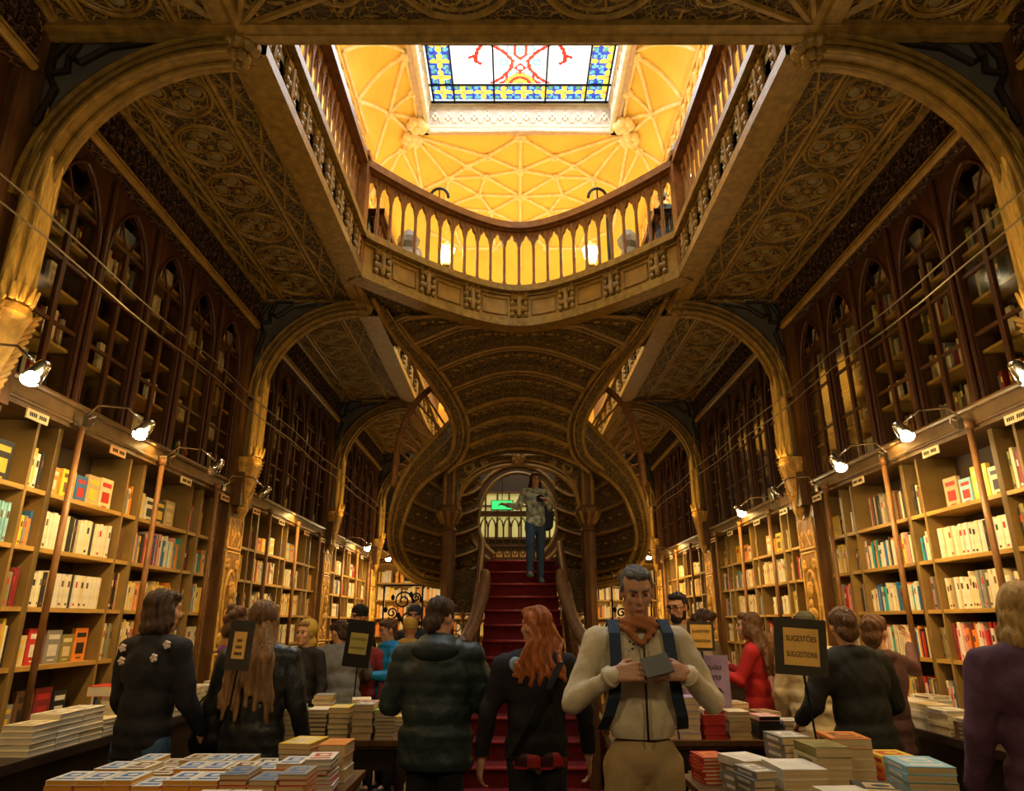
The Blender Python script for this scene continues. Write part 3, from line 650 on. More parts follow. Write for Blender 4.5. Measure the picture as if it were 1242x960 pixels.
# transverse arches, wall side to opening edge, with bosses
def arch_pts(s, y, n=18, dr=0.0):
    P = []
    # from springing (2.93, 3.95) up the quarter arc to the boss at (1.85, 5.08)
    for i in range(n+1):
        t = i/n*PI/2
        P.append((s*(1.85+ (1.10-dr)*math.cos(t)), y, 3.95+(1.12-dr)*math.sin(t)))
    return P
tn = 1
for i, y in enumerate(PY[1:], 1):
    for s in (-1, 1):
        mb = MB()
        outer = arch_pts(s, y, 20, -0.02); inner = arch_pts(s, y, 20, 0.10)
        rows = [[Vector(p)+Vector((0, -0.08, 0)) for p in outer], [Vector(p)+Vector((0, -0.08, 0)) for p in inner]]
        mb.slab(rows, (0, .16, 0), 0)
        mb.tube([Vector(p)+Vector((0, -.10, 0)) for p in arch_pts(s, y, 20, .10)], .018, 8, 0)
        mb.tube([Vector(p)+Vector((0, -.105, 0)) for p in arch_pts(s, y, 20, .045)], .012, 8, 0)
        mb.tube([Vector(p)+Vector((0, -.10, 0)) for p in outer], .018, 8, 0)
        mb.tube([Vector(p)+Vector((0, .0, 0)) for p in arch_pts(s, y, 20, .115)], .020, 8, 0)
        # web between arc and ceiling
        rows = [[Vector(p) for p in outer], [Vector((p[0], y, max(ZC, p[2]))) for p in outer]]
        mb.slab([[p+Vector((0, -.03, 0)) for p in r] for r in rows], (0, .06, 0), 1)
        # cusped tracery over the grey infill of the spandrel
        mb.slab([[(s*2.98, y-.035, 4.30), (s*2.98, y-.035, ZC)], [(s*2.80, y-.035, 4.68), (s*2.80, y-.035, ZC)], [(s*2.55, y-.035, 4.93), (s*2.55, y-.035, ZC)], [(s*2.25, y-.035, 5.08), (s*2.25, y-.035, ZC)]], (0, .01, 0), 2)
        for P_ in (((2.97, 4.45), (2.90, 4.72), (2.96, 4.83), (2.85, 4.86), (2.86, 4.96), (2.78, 4.92), (2.62, 5.04), (2.35, 5.09)), ((2.96, 4.83), (2.97, 5.1)), ((2.86, 4.96), (2.80, 5.11), (2.6, 5.11)), ((2.97, 4.95), (2.88, 5.10))):
            mb.tube([(s*a, y-.05, c) for a, c in P_], .026, 6, 1)
        mb.box(min(s*2.98, s*1.78), max(s*2.98, s*1.78), y-.06, y+.06, ZC-.03, ZC+.0, 0)
        # pendant boss of leaves at the opening corner
        for k in range(9):
            a = 2*PI*k/9; mb.ell((s*1.82+math.cos(a)*.085, y+math.sin(a)*.085, ZC-.06), (.05, .05, .055), 8, 5, 0)
        for k in range(6):
            a = 2*PI*k/6; mb.ell((s*1.82+math.cos(a)*.045, y+math.sin(a)*.045, ZC-.13), (.035, .035, .045), 8, 5, 0)
        mb.lathe([(.11, ZC-.04), (.12, ZC), (.05, ZC+.02)], (s*1.82, y, 0), 12, 0)
        struct('trim_%d' % tn, mb, [M['mould'], M['dark'], M['slate']], False); tn += 1
# pilasters on the walls with gilded half-column brackets, corbel and portrait medallion panel
for i, y in enumerate(PY[1:], 1):
    for s in (-1, 1):
        mb = MB(); w = .23
        mb.box(min(s*2.98, s*3.5), max(s*2.98, s*3.5), y-w, y+w, 0, ZC, 0)
        mb.box(min(s*2.90, s*2.98), max(s*2.90, s*2.98), y-.17, y+.17, 2.75, 3.1, 0)
        # lower panel: frame, lozenge lattice, oval medallion, scroll panel
        xf = 2.975
        for (za, zb) in ((.95, 1.30), (1.34, 2.28), (2.32, 2.62)):
            for q in ((y-.18, za, y+.18, za), (y-.18, zb, y+.18, zb), (y-.18, za, y-.18, zb), (y+.18, za, y+.18, zb)):
                mb.tube([(s*xf, q[0], q[1]), (s*xf, q[2], q[3])], .014, 6, 1)
            mb.box(min(s*2.97, s*2.98), max(s*2.97, s*2.98), y-.18, y+.18, za, zb, 2)
        for c in (-.09, .09):
            mb.tube([(s*xf, y+c-.08, 2.47), (s*xf, y+c, 2.60), (s*xf, y+c+.08, 2.47), (s*xf, y+c, 2.34)], .012, 6, 1, closed=True)
            mb.ell((s*xf, y+c, 2.47), (.02, .03, .04), 8, 6, 1)
        n = 24
        mb.tube([(s*xf, y+.125*math.cos(2*PI*k/n), 1.80+.30*math.sin(2*PI*k/n)) for k in range(n)], .022, 8, 1, closed=True)
        mb.ell((s*2.972, y, 1.80), (.03, .105, .26), 12, 10, 2)
        # carved portrait bust in relief
        mb.ell((s*2.95, y, 1.90), (.04, .052, .075), 12, 10, 3); mb.ell((s*2.955, y, 1.955), (.035, .056, .04), 12, 8, 3)
        mb.ell((s*2.925, y, 1.885), (.018, .012, .02), 8, 6, 3); mb.ell((s*2.95, y, 1.78), (.035, .035, .05), 10, 8, 3)
        mb.ell((s*2.955, y, 1.68), (.035, .085, .07), 12, 8, 3)
        for (cy, cz) in ((-.12, 2.16), (.12, 2.16), (-.12, 1.44), (.12, 1.44), (-.10, 1.12), (.10, 1.12), (0, 1.12)):
            for k in range(5):
                a = 2*PI*k/5; mb.ell((s*2.968, y+cy+math.cos(a)*.025, cz+math.sin(a)*.035), (.018, .022, .03), 8, 6, 1)
        # corbel of leaves between 2.65 and 3.3
        for k in range(14):
            zz = 2.70+.04*k; ww = .05+.10*(k/13.0)
            for q in (-1, 0, 1):
                mb.cap((s*(2.96-ww*.5), y+q*ww*.8, zz), .022, (s*(2.93-ww*.75), y+q*ww, zz+.05), .012, 6, 3)
        mb.lathe([(.02, 2.62), (.06, 2.72), (.05, 2.85), (.10, 3.05), (.13, 3.18), (.15, 3.22), (.14, 3.27)], (s*2.93, y, 0), 12, 3)
        # cusped grille hanging between column and arch
        struct('trim_%d' % tn, mb, [M['wood'], M['carve_panel'], M['panel_bed'], M['carve_panel']]); tn += 1
        mb = MB()
        for (dx, dy, rr) in ((0, 0, .075), (.01, -.075, .032), (.01, .075, .032), (-.05, -.05, .022), (-.05, .05, .022)):
            mb.lathe([(rr*.8, 3.28), (rr, 3.33), (rr*.98, 4.10), (rr*.8, 4.28), (rr*.45, 4.42), (0.006, 4.56)], (s*(2.88+dx), y+dy, 0), 12, 0)
        for k in range(7):
            a = PI*k/6; mb.cap((s*(2.88-math.sin(a)*.09), y+math.cos(a)*.09, 3.30), .018, (s*(2.88-math.sin(a)*.11), y+math.cos(a)*.11, 3.38), .01, 6, 0)
        struct('trim_%d' % tn, mb, [M['gilt']], True); tn += 1

# upper frieze under the ceiling
for s, nm in ((-1, 'left'), (1, 'right')):
    for i in range(4):
        y0, y1 = PY[i]+.23, PY[i+1]-.23
        mb = MB()
        mb.box(min(s*2.92, s*3.5), max(s*2.92, s*3.5), y0, y1, 4.72, ZC, 0)
        mb.tube([(s*2.91, y0, 4.72), (s*2.91, y1, 4.72)], .028, 8, 1); mb.tube([(s*2.90, y0, 4.76), (s*2.90, y1, 4.76)], .012, 6, 1)
        n = int((y1-y0)/.165)
        for k in range(n):
            cy = y0+(k+.5)*(y1-y0)/n
            mb.tube([(s*2.915, cy-.07, 4.80), (s*2.91, cy-.07, 4.98), (s*2.905, cy, 5.07), (s*2.91, cy+.07, 4.98), (s*2.915, cy+.07, 4.80)], .010, 6, 0)
            mb.ell((s*2.91, cy, 4.93), (.02, .028, .028), 8, 6, 0)
            mb.ell((s*2.91, cy, 4.84), (.015, .018, .04), 8, 6, 0)
        struct('trim_%d' % tn, mb, [M['carve_red'], M['wood_gold']]); tn += 1
# beam at the front edge near the camera
# ================================================================ UPPER HALL: vault, skylight, gallery
def vz(x, y):
    """height of the yellow vault"""
    h = 10.08
    ax = abs(x)
    if ax > 1.75: 
        t = min(1, (ax-1.75)/1.25); h -= 2.3*(1-math.sqrt(max(0, 1-t*t)))
    if y > 11.0:
        t = min(1, (y-11.0)/4.8); h -= 2.2*(1-math.sqrt(max(0, 1-t*t)))
    return h
def onv(u, v):
    a, b = ray(u, v); d = 6.0; best = None
    while d < 15.7:
        x = a*d+CAMX; z = b*d+CAMZ
        if abs(x) > 3.0 or z >= vz(x, d): break
        d += .02
    return Vector((a*d+CAMX, d, b*d+CAMZ))
mb = MB()
xs = [-3.0+.1*i for i in range(61)]; ys = [2.0+.2*i for i in range(70)]
def cell(xa, xb, ya, yb):
    mb.add([(xa, ya, vz(xa, ya)), (xb, ya, vz(xb, ya)), (xb, yb, vz(xb, yb)), (xa, yb, vz(xa, yb))], [(0, 1, 2, 3)], 0)
xb_ = sorted(set([round(x, 3) for x in xs if not (SX0-.12 < x < SX0+.02 or SX1-.02 < x < SX1+.12)]+[SX0-.1, SX1+.1]))
yb_ = sorted(set([round(y, 3) for y in ys if not abs(y-SY1) < .15 and not abs(y-SY0) < .1]+[SY1+.08, SY0]))
for i in range(len(xb_)-1):
    for j in range(len(yb_)-1):
        xc = (xb_[i]+xb_[i+1])/2; yc = (yb_[j]+yb_[j+1])/2
        if SX0-.1 < xc < SX1+.1 and SY0 < yc < SY1+.08: continue
        cell(xb_[i], xb_[i+1], yb_[j], yb_[j+1])
o = struct('ceiling.%03d' % kk, mb, [M['yellow']], True, 'yellow vaulted ceiling around the stained glass skylight'); kk += 1
# upper side walls with gilded lattice cornice, far wall
for s in (-1, 1):
    mb = MB(); mb.box(min(s*3.0, s*3.1), max(s*3.0, s*3.1), 2, 15.8, 5.4, 8.4, 0)
    struct('wall_upper_'+('left' if s < 0 else 'right'), mb, [M['yellow']])
    mb = MB()
    for zz in (8.0, 8.5, 9.25): mb.tube([(s*2.55, 2.5, zz), (s*2.55, 15.5, zz)], .04, 8, 0)
    y = 2.6
    while y < 15.4:
        for (a, b) in (((y, 8.5), (y+.35, 9.25)), ((y+.35, 8.5), (y, 9.25))):
            mb.tube([(s*2.55, a[0], a[1]), (s*2.53, (a[0]+b[0])/2+.06, (a[1]+b[1])/2), (s*2.55, b[0], b[1])], .026, 6, 0)
        for q in (8.7, 9.05): mb.ell((s*2.53, y+.17, q), (.04, .07, .07), 8, 6, 0)
        mb.ell((s*2.54, y+.0, 8.87), (.03, .06, .1), 8, 6, 0)
        mb.tube([(s*2.55, y+.17+.12*math.cos(t*PI/4), 8.25+.14*math.sin(t*PI/4)) for t in range(8)], .022, 6, 0, closed=True)
        y += .35
    struct('trim_%d' % tn, mb, [M['gilt']]); tn += 1
struct('wall_far_upper', MB().box(-3.1, 3.1, 15.75, 15.85, 5.4, 8.6), [M['yellow']])

# vault ribs laid on the vault surface
mb = MB()
def rib(p, q, r=.036, bow=0.0, ends=True):
    P = onv(*p); Q = onv(*q); pts = []
    for k in range(11):
        t = k/10; x = P.x+(Q.x-P.x)*t; y = P.y+(Q.y-P.y)*t
        pts.append((x, y, vz(x, y)-r*.5-bow*math.sin(PI*t)))
    mb.tube(pts, r, 7, 0)
def boss(p, r=.09, dz=.04):
    P = onv(*p)
    for k in range(6):
        a = 2*PI*k/6; mb.ell((P.x+math.cos(a)*r*.6, P.y+math.sin(a)*r*.6, P.z-dz), (r*.5, r*.5, r*.5), 8, 5, 0)
    mb.ell((P.x, P.y, P.z-dz-.02), (r*.5, r*.5, r*.6), 8, 5, 0)
cxm = 631.5
def mir(p): return (2*cxm-p[0], p[1])
segs = [((500,163),(567,200)), ((500,163),(591,189)), ((500,163),(544,215)), ((500,163),(513,235)), ((500,163),(472,137)), ((500,163),(487,181)),
 ((631,165),(591,189)), ((591,189),(567,200)), ((567,200),(544,215)), ((567,200),(589,213)), ((544,215),(589,213)), ((589,213),(631,205)), ((591,189),(631,205)),
 ((544,215),(581,235)), ((589,213),(581,235)), ((581,235),(631,237)), ((589,213),(631,237)), ((581,235),(596,255)), ((596,255),(631,237)), ((596,255),(631,272)), ((544,215),(540,250)), ((540,250),(581,235)), ((540,250),(596,255)),
 ((487,181),(455,205)), ((487,181),(511,231)), ((487,181),(470,215)), ((511,231),(544,215)), ((511,231),(540,250)), ((455,205),(462,240)),
 ((492,67),(433,122)), ((492,67),(472,137)), ((433,122),(472,137)), ((492,60),(415,61)), ((415,61),(433,122)), ((502,111),(472,137)), ((492,67),(502,111)), ((502,111),(507,146)), ((472,137),(507,146)), ((472,137),(455,190)), ((433,122),(445,160)),
 ((540,250),(560,300)), ((596,255),(600,300)), ((560,300),(600,300)), ((600,300),(631,272)), ((511,231),(520,280)), ((520,280),(560,300))]
for p, q in segs:
    rib(p, q); rib(mir(p), mir(q))
for q in (((631,165),(631,205)), ((631,205),(631,237)), ((631,237),(631,272)), ((631,272),(631,330))): rib(*q)
for p in ((567,200),(591,189),(544,215),(589,213),(581,235),(596,255),(472,137),(433,122),(492,67),(502,111),(511,231),(540,250),(560,300),(600,300),(487,181)):
    boss(p); boss(mir(p))
for p in ((631,165),(631,205),(631,237),(631,272)): boss(p, .11)
for p in ((500,163),(507,146)):
    boss(p, .19, .12); boss(mir(p), .19, .12)
struct('trim_%d' % tn, mb, [M['rib']], True); tn += 1

# skylight: well with quatrefoil frieze, then the stained glass
mb = MB(); zb = 10.0
mb.box(SX0-.1, SX1+.1, SY1, SY1+.10, zb, zt+.1, 1)
mb.box(SX0-.12, SX0-.0, SY0-.1, SY1+.1, zb, zt+.1, 1); mb.box(SX1, SX1+.12, SY0-.1, SY1+.1, zb, zt+.1, 1)
mb.box(SX0-.12, SX1+.12, SY0-.12, SY0, zb, zt+.1, 1)
for (z, r) in ((zb+.02, .055), (zb+.11, .03), (zt-.10, .04), (zt-.02, .05)):
    mb.tube([(SX0, SY0, z), (SX0, SY1, z), (SX1, SY1, z), (SX1, SY0, z)], r, 8, 0, closed=True)
n = 14
for k in range(n):
    x = SX0+(k+.5)*(SX1-SX0)/n
    for a in range(4):
        mb.ell((x+math.cos(a*PI/2)*.045, SY1-.01, zb+.32+math.sin(a*PI/2)*.055), (.034, .02, .042), 8, 6, 0)
    mb.tube([(x-.1, SY1-.01, zb+.18), (x, SY1-.01, zb+.48), (x+.1, SY1-.01, zb+.18)], .013, 6, 0)
for k in range(18):
    y = SY0+(k+.5)*(SY1-SY0)/18
    for sx in (SX0+.01, SX1-.01):
        mb.tube([(sx, y-.1, zb+.18), (sx, y, zb+.48), (sx, y+.1, zb+.18)], .013, 6, 0)
struct('trim_%d' % tn, mb, [M['cream_stone'], M['pinkish']]); tn += 1
# stained glass: coloured cells, computed pattern of border flowers and red scrolls
GC = {'w': (0.74, 0.88, 0.98), 'b': (0.02, 0.06, 0.55), 'l': (0.12, 0.42, 0.85), 'y': (0.90, 0.80, 0.10), 'g': (0.10, 0.40, 0.16), 'r': (0.55, 0.03, 0.02), 'p': (0.75, 0.55, 0.50), 'o': (0.85, 0.35, 0.05)}
GS = {'w': 1.12, 'b': .85, 'l': 1.0, 'y': .85, 'g': .8, 'r': .8, 'p': 1.6, 'o': 1.2}
keys = list(GC); gm = [mat('stained_glass_'+k, GC[k], .3, emit=(GC[k], GS[k])) for k in keys]
NX, NY = 140, 300
gx0, gx1, gy0, gy1 = SX0+.03, SX1-.03, SY0+.05, SY1-.03
def gcol(i, j):
    x = gx0+(gx1-gx0)*(i+.5)/NX; y = gy0+(gy1-gy0)*(j+.5)/NY
    cx = (gx0+gx1)/2; ex = min(x-gx0, gx1-x); ey = min(y-gy0, gy1-y); e = min(ex, ey)
    if e < .07: return 'w'
    if e < .43:
        P = .36; qx = ((x-gx0-.07) % P)-P/2; qy = ((gy1-.07-y) % P)-P/2
        a = math.atan2(qy, qx); r = math.hypot(qx, qy)
        if r < .035: return 'o'
        if r < .15*abs(math.cos(2*a))+.02: return 'y'
        if abs(abs(qx)-.12) < .035 and abs(abs(qy)-.12) < .035: return 'g' if (int(x*9)+int(y*7)) % 2 else 'l'
        return 'b' if (int(x*23)*7+int(y*19)*3) % 5 else 'l'
    if e < .46: return 'w'
    dx = abs(x-cx); yy = gy1-y
    # base flourish at the centre of the far edge, red arms curving outwards, pale rosettes
    if dx < .50 and .0 < yy < .72:
        r = math.hypot(dx*1.1, yy-.40)
        lobes = .36+.06*math.cos(6*math.atan2(yy-.40, dx))
        if r < .10: return 'g' if dx < .05 else 'o'
        if r < .17: return 'y'
        if r < .23: return 'r'
        if r < .30: return 'o' if int(math.atan2(yy-.4, dx)*6) % 2 else 'y'
        if abs(r-lobes) < .035: return 'r'
        if r < lobes: return 'l' if int(math.atan2(yy-.4, dx)*9) % 2 else 'w'
    def near(P_, t):
        for (ax, ay), (bx_, by) in zip(P_[:-1], P_[1:]):
            L2 = (bx_-ax)**2+(by-ay)**2; k = max(0, min(1, ((dx-ax)*(bx_-ax)+(yy-ay)*(by-ay))/L2))
            if math.hypot(dx-ax-k*(bx_-ax), yy-ay-k*(by-ay)) < t: return True
        return False
    if near([(.50, .46), (.32, .60), (.16, .80), (.13, .98), (.26, 1.16), (.52, 1.36), (.86, 1.44), (1.18, 1.60)], .030): return 'r'
    if near([(.0, 1.02), (.10, 1.12), (.10, 1.35), (.30, 1.52), (.62, 1.62), (1.0, 1.66)], .026): return 'r'
    if near([(.60, 1.40), (.72, 1.20), (.76, .98), (.68, .92)], .030) or near([(.76, 1.1), (.86, 1.05)], .03): return 'r'
    if near([(.0, .74), (.09, .82), (.0, .92)], .022): return 'r'
    for (px, py, pr) in ((.13, 1.22, .10), (.42, 1.44, .09), (.74, 1.54, .08), (.0, .82, .06), (.28, .95, .06), (1.02, 1.50, .07)):
        r = math.hypot(dx-px, yy-py)
        if abs(r-pr) < .014: return 'l'
        if r < pr*.45: return 'p'
    if yy > 1.9:
        r = math.hypot(dx, yy-2.5)
        if abs(r-.6) < .05 or abs(r-.3) < .03: return 'r'
        if near([(.3, 2.2), (.9, 1.8), (1.1, 2.4)], .03): return 'r'
    return 'w'
gl = MB(); vs = [(gx0+(gx1-gx0)*i/NX, gy0+(gy1-gy0)*j/NY, zt) for j in range(NY+1) for i in range(NX+1)]
gl.v = vs
for j in range(NY):
    for i in range(NX):
        a = j*(NX+1)+i; gl.f.append((a, a+1, a+NX+2, a+NX+1)); gl.m.append(keys.index(gcol(i, j)))
win = gl.build('window_1', gm); win['kind'] = 'structure'; win['label'] = 'stained glass skylight with blue flowered border and red scrollwork'
lead = MB()
for k in range(6):
    x = [gx0+.06, gx0+.44, cx_ := (gx0+gx1)/2-.46, (gx0+gx1)/2+.46, gx1-.44, gx1-.06][k]
    lead.box(x-.014, x+.014, gy0, gy1, zt-.03, zt-.002)
for y in (gy1-.02, gy1-.44, gy1-1.35, gy1-2.3, gy1-3.2, gy1-4.1, gy1-5.0, gy1-5.9, gy0+.02): lead.box(gx0, gx1, y-.014, y+.014, zt-.03, zt-.002)
lead.build('glazing_bar', M['iron'], win)

# ---- gallery edge: fascia + balustrade
def sweep_box(mb, path, outv, d0, d1, z0, z1, mi=0):
    """band following path; outv(i) unit vector pointing to the opening; from offset d0 to d1"""
    a = []; b = []
    rows = [[], [], [], [], []]
    for i, p in enumerate(path):
        n = outv[i]
        for k, (dd, zz) in enumerate(((d0, z0), (d1, z0), (d1, z1), (d0, z1), (d0, z0))):
            rows[k].append((p[0]+n[0]*dd, p[1]+n[1]*dd, zz))
    mb.grid(rows, mi)
def normals(path, sgn):
    out = []
    for i in range(len(path)):
        a = path[max(0, i-1)]; b = path[min(len(path)-1, i+1)]
        t = Vector((b[0]-a[0], b[1]-a[1])).normalized(); out.append((t.y*sgn, -t.x*sgn))
    return out
ZR = 6.52; ZF = 5.60
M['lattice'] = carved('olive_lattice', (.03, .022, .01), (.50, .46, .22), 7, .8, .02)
baluster_prof = [(.034, 0), (.034, .04), (.022, .06), (.030, .09), (.019, .13), (.021, .30), (.019, .50), (.021, .66), (.030, .69), (.022, .72), (.034, .76), (.038, .80), (.030, .82)]
bm_ = MB().lathe(baluster_prof, (0, 0, 0), 10, 0); 
bal_mesh = bm_.mesh('baluster', [M['baluster']], True)
def balustrade(path, label, sgn, panels, grp='carved gallery balustrades around the opening', lattice=False, nm='gallery_balustrade', step=.155):
    N = normals(path, sgn); root = empty(nm, (path[len(path)//2][0], path[len(path)//2][1], ZC), 0, label, 'balustrade', grp)
    ox, oy, oz = root.location
    def B(mb, name, mats, smooth=False):
        mb.v = [(v[0]-ox, v[1]-oy, v[2]-oz) for v in mb.v]; o = mb.build(name, mats, root, smooth); recalc(o); return o
    # fascia board with mouldings
    mb = MB(); sweep_box(mb, path, N, -.10, .02, ZC-.03, ZF, 0)
    B(mb, 'fascia', [M['carve_gold'] if lattice else (M['side_fascia'] if 'straight' in label else M['wood_gold'])])
    for (z0, z1, d) in ((ZC-.06, ZC+.03, .09), (ZC+.03, ZC+.06, .055), (ZF-.10, ZF-.07, .05), (ZF-.06, ZF+.02, .11)):
        mb = MB(); sweep_box(mb, path, N, -.12, d, z0, z1, 0); B(mb, 'moulding', [M['mould']])
    mb = MB(); sweep_box(mb, path, N, -.16, .07, ZR-.06, ZR+.03, 0); sweep_box(mb, path, N, -.10, .02, ZR-.08, ZR-.06, 0)
    B(mb, 'handrail', [M['baluster']])
    # arc length walk
    L = [0]
    for i in range(1, len(path)): L.append(L[-1]+math.dist(path[i][:2], path[i-1][:2]))
    def at(s_):
        for i in range(1, len(path)):
            if L[i] >= s_ or i == len(path)-1:
                t = (s_-L[i-1])/(L[i]-L[i-1]); p = [path[i-1][k]*(1-t)+path[i][k]*t for k in (0, 1)]
                n = Vector([N[i-1][k]*(1-t)+N[i][k]*t for k in (0, 1)]).normalized(); return p, n
    nb = int(L[-1]/step); arc = MB()
    for k in range(nb):
        p, n = at((k+.5)*L[-1]/nb); q = (p[0]-n[0]*.045, p[1]-n[1]*.045)
        o = bpy.data.objects.new('baluster', bal_mesh); col.objects.link(o); o.parent = root; o.location = (q[0]-ox, q[1]-oy, ZF+.01-oz)
        if k < nb-1:
            p2, n2 = at((k+1.5)*L[-1]/nb); q2 = (p2[0]-n2[0]*.045, p2[1]-n2[1]*.045)
            P = []
            for t, h in ((0, .66), (.10, .74), (.20, .82), (.36, .85), (.5, .925), (.64, .85), (.80, .82), (.90, .74), (1, .66)):
                P.append((q[0]*(1-t)+q2[0]*t, q[1]*(1-t)+q2[1]*t, ZF+.01+h-.115))
            rows = [P, [(a, b, ZR-.05) for a, b, c in P]]
            rr = [[Vector((a-n[0]*.018, b-n[1]*.018, c)) for a, b, c in r_] for r_ in rows]
            arc.slab(rr, (n[0]*.036, n[1]*.036, 0), 0)
    B(arc, 'arcade', [M['baluster']])
    if lattice:
        mb = MB(); sweep_box(mb, path, N, -.14, -.12, ZF, ZR-.05, 0); B(mb, 'lattice_panel', [M['lattice']])
    # carved blocks on the fascia
    for k in range(panels):
        p, n = at((k+.5)*L[-1]/panels); mb = MB(); t = (-n[1], n[0])
        for q in range(-2, 3):
            for h in range(5):
                if (q+h) % 2 == 0 or abs(q) == 2:
                    c = (p[0]+n[0]*.04+t[0]*q*.042, p[1]+n[1]*.04+t[1]*q*.042, ZC+.11+h*.078)
                    mb.ell(c, (.032, .032, .042), 8, 6, 0)
        mb.cap((p[0]+n[0]*.05, p[1]+n[1]*.05, ZC+.10), .03, (p[0]+n[0]*.05, p[1]+n[1]*.05, ZF-.13), .03, 8)
        B(mb, 'carved_block', [M['mould']])
    # sunk panel rims between the blocks
    for k in range(panels-1):
        mb = MB(); a0 = (k+.5)*L[-1]/panels+.16; a1 = (k+1.5)*L[-1]/panels-.16
        if a1-a0 < .1: continue
        top = []; bot = []
        for j in range(7):
            p, n = at(a0+(a1-a0)*j/6); top.append((p[0]+n[0]*.025, p[1]+n[1]*.025, ZF-.15)); bot.append((p[0]+n[0]*.025, p[1]+n[1]*.025, ZC+.11))
        mb.tube(top+bot[::-1], .012, 6, 0, closed=True); B(mb, 'panel_rim', [M['mould']])
    return root
pc = [(A*math.sin(PI*(i/32-.5)) if False else -A+2*A*i/32, 0) for i in range(33)]
pc = [(x, fyc(x)) for x, _ in pc]
balustrade(pc, 'curved balustrade of turned balusters closing the far end of the opening', 1, 7, grp=None, nm='gallery_balustrade', step=.18)
for s, nm in ((-1, 'left'), (1, 'right')):
    pth = [(s*A, 3.58+(6.62-3.58)*i/6) for i in range(7)]
    balustrade(pth, 'straight carved balustrade along the %s side of the opening before the curved one' % nm, -s if s < 0 else -1, 8)
    if True:
        pth = [(s*A, 7.6+(15.4-7.6)*i/8) for i in range(9)]
        balustrade(pth, 'long carved balustrade above the %s aisle beyond the curved balcony' % nm, -s if s < 0 else -1, 12, lattice=True)
    # newel post at the corner
    o = MB().box(-.09, .09, -.09, .09, ZC, ZR+.02).box(-.11, .11, -.11, .11, ZR+.02, ZR+.08).build('newel_post', [M['baluster']], None, False, (s*(A+.02), 6.64, 0))
    tag(o, 'square wooden newel post where the curved balustrade meets the %s straight one' % nm, 'newel post')
    # dark stone finial pedestal standing behind the corner
    for k, (fx, fyy, fz, w) in enumerate(((2.02, 7.35, 5.43, 'tall'), (1.52, 8.5, 5.43, 'low'))):
        m_ = MB().lathe([(.17, 0), (.17, .08), (.12, .12), (.12, .75), (.15, .80), (.17, .90), (.12, .95), (.10, 1.05), (.15, 1.12), (.16, 1.20), (.10, 1.28), (.05, 1.34)], (0, 0, 0), 8, 0)
        o = m_.build('pedestal', [mat('grey_stone_pedestal', (.10, .09, .075), .6, bump=(20, .5, .02)) if 'grey_stone_pedestal' not in bpy.data.materials else bpy.data.materials['grey_stone_pedestal']], None, False, (s*fx, fyy, fz))
        tag(o, '%s grey octagonal pedestal behind the curved balustrade at its %s end' % (w, nm), 'pedestal')
        if k == 0: o.scale = (1, 1, 1.45)
    # iron hoop lamp with hanging lantern
    root = empty('hoop_lamp', (s*1.26, 8.6, 5.43), 0, 'black iron hoop lamp with lit lantern behind the %s half of the curved balustrade' % nm, 'lamp')
    MB().tube([(0, 0, 0), (0, 0, 1.95)], .022, 8).lathe([(.09, 0), (.09, .04), (.03, .08)], (0, 0, 0), 10).build('post', M['iron'], root)
    MB().tube([(-s*(.13-.13*math.cos(t*PI/8)), 0, 1.95+.15*math.sin(t*PI/8)) for t in range(9)], .022, 8).tube([(0, 0, 1.8), (-s*.13, 0, 1.92), (-s*.26, 0, 1.85)], .012, 6).tube([(-s*.13, 0, 1.92), (-s*.13, 0, 2.10)], .010, 6).build('hoop', M['iron'], root)
    lr = MB().lathe([(.055, -.12), (.12, .12)], (0, 0, 0), 6).build('lantern', [M['lantern_glow']], root, False, (-s*.26, 0, 1.0)); lr['label'] = 'lit glass lantern'
    f = MB(); f.lathe([(.13, .12), (.14, .135), (.06, .18), (.02, .24)], (0, 0, 0), 6).lathe([(.06, -.15), (.065, -.12)], (0, 0, 0), 6)
    for k in range(6):
        a = 2*PI*k/6; f.tube([(.06*math.cos(a), .06*math.sin(a), -.13), (.125*math.cos(a), .125*math.sin(a), .125)], .007, 5)
    f.tube([(0, 0, .24), (0, 0, .92)], .008, 6)
    f.build('lantern_frame', M['gilt'], lr)
    # sloping stair handrail seen behind the balusters
    f = MB().tube([(s*1.62, 8.6, 6.15), (s*1.15, 9.3, 5.75), (s*.80, 9.9, 5.45)], .05, 8)
    for q in range(5): f.tube([(s*(1.55-.16*q), 8.7+.26*q, 6.1-.14*q), (s*(1.55-.16*q), 8.7+.26*q, 5.0)], .02, 6)
    tag(f.build('stair_handrail', M['steel'] if False else M['baluster']), 'sloping stair rail descending behind the %s end of the curved balustrade' % nm, 'handrail')
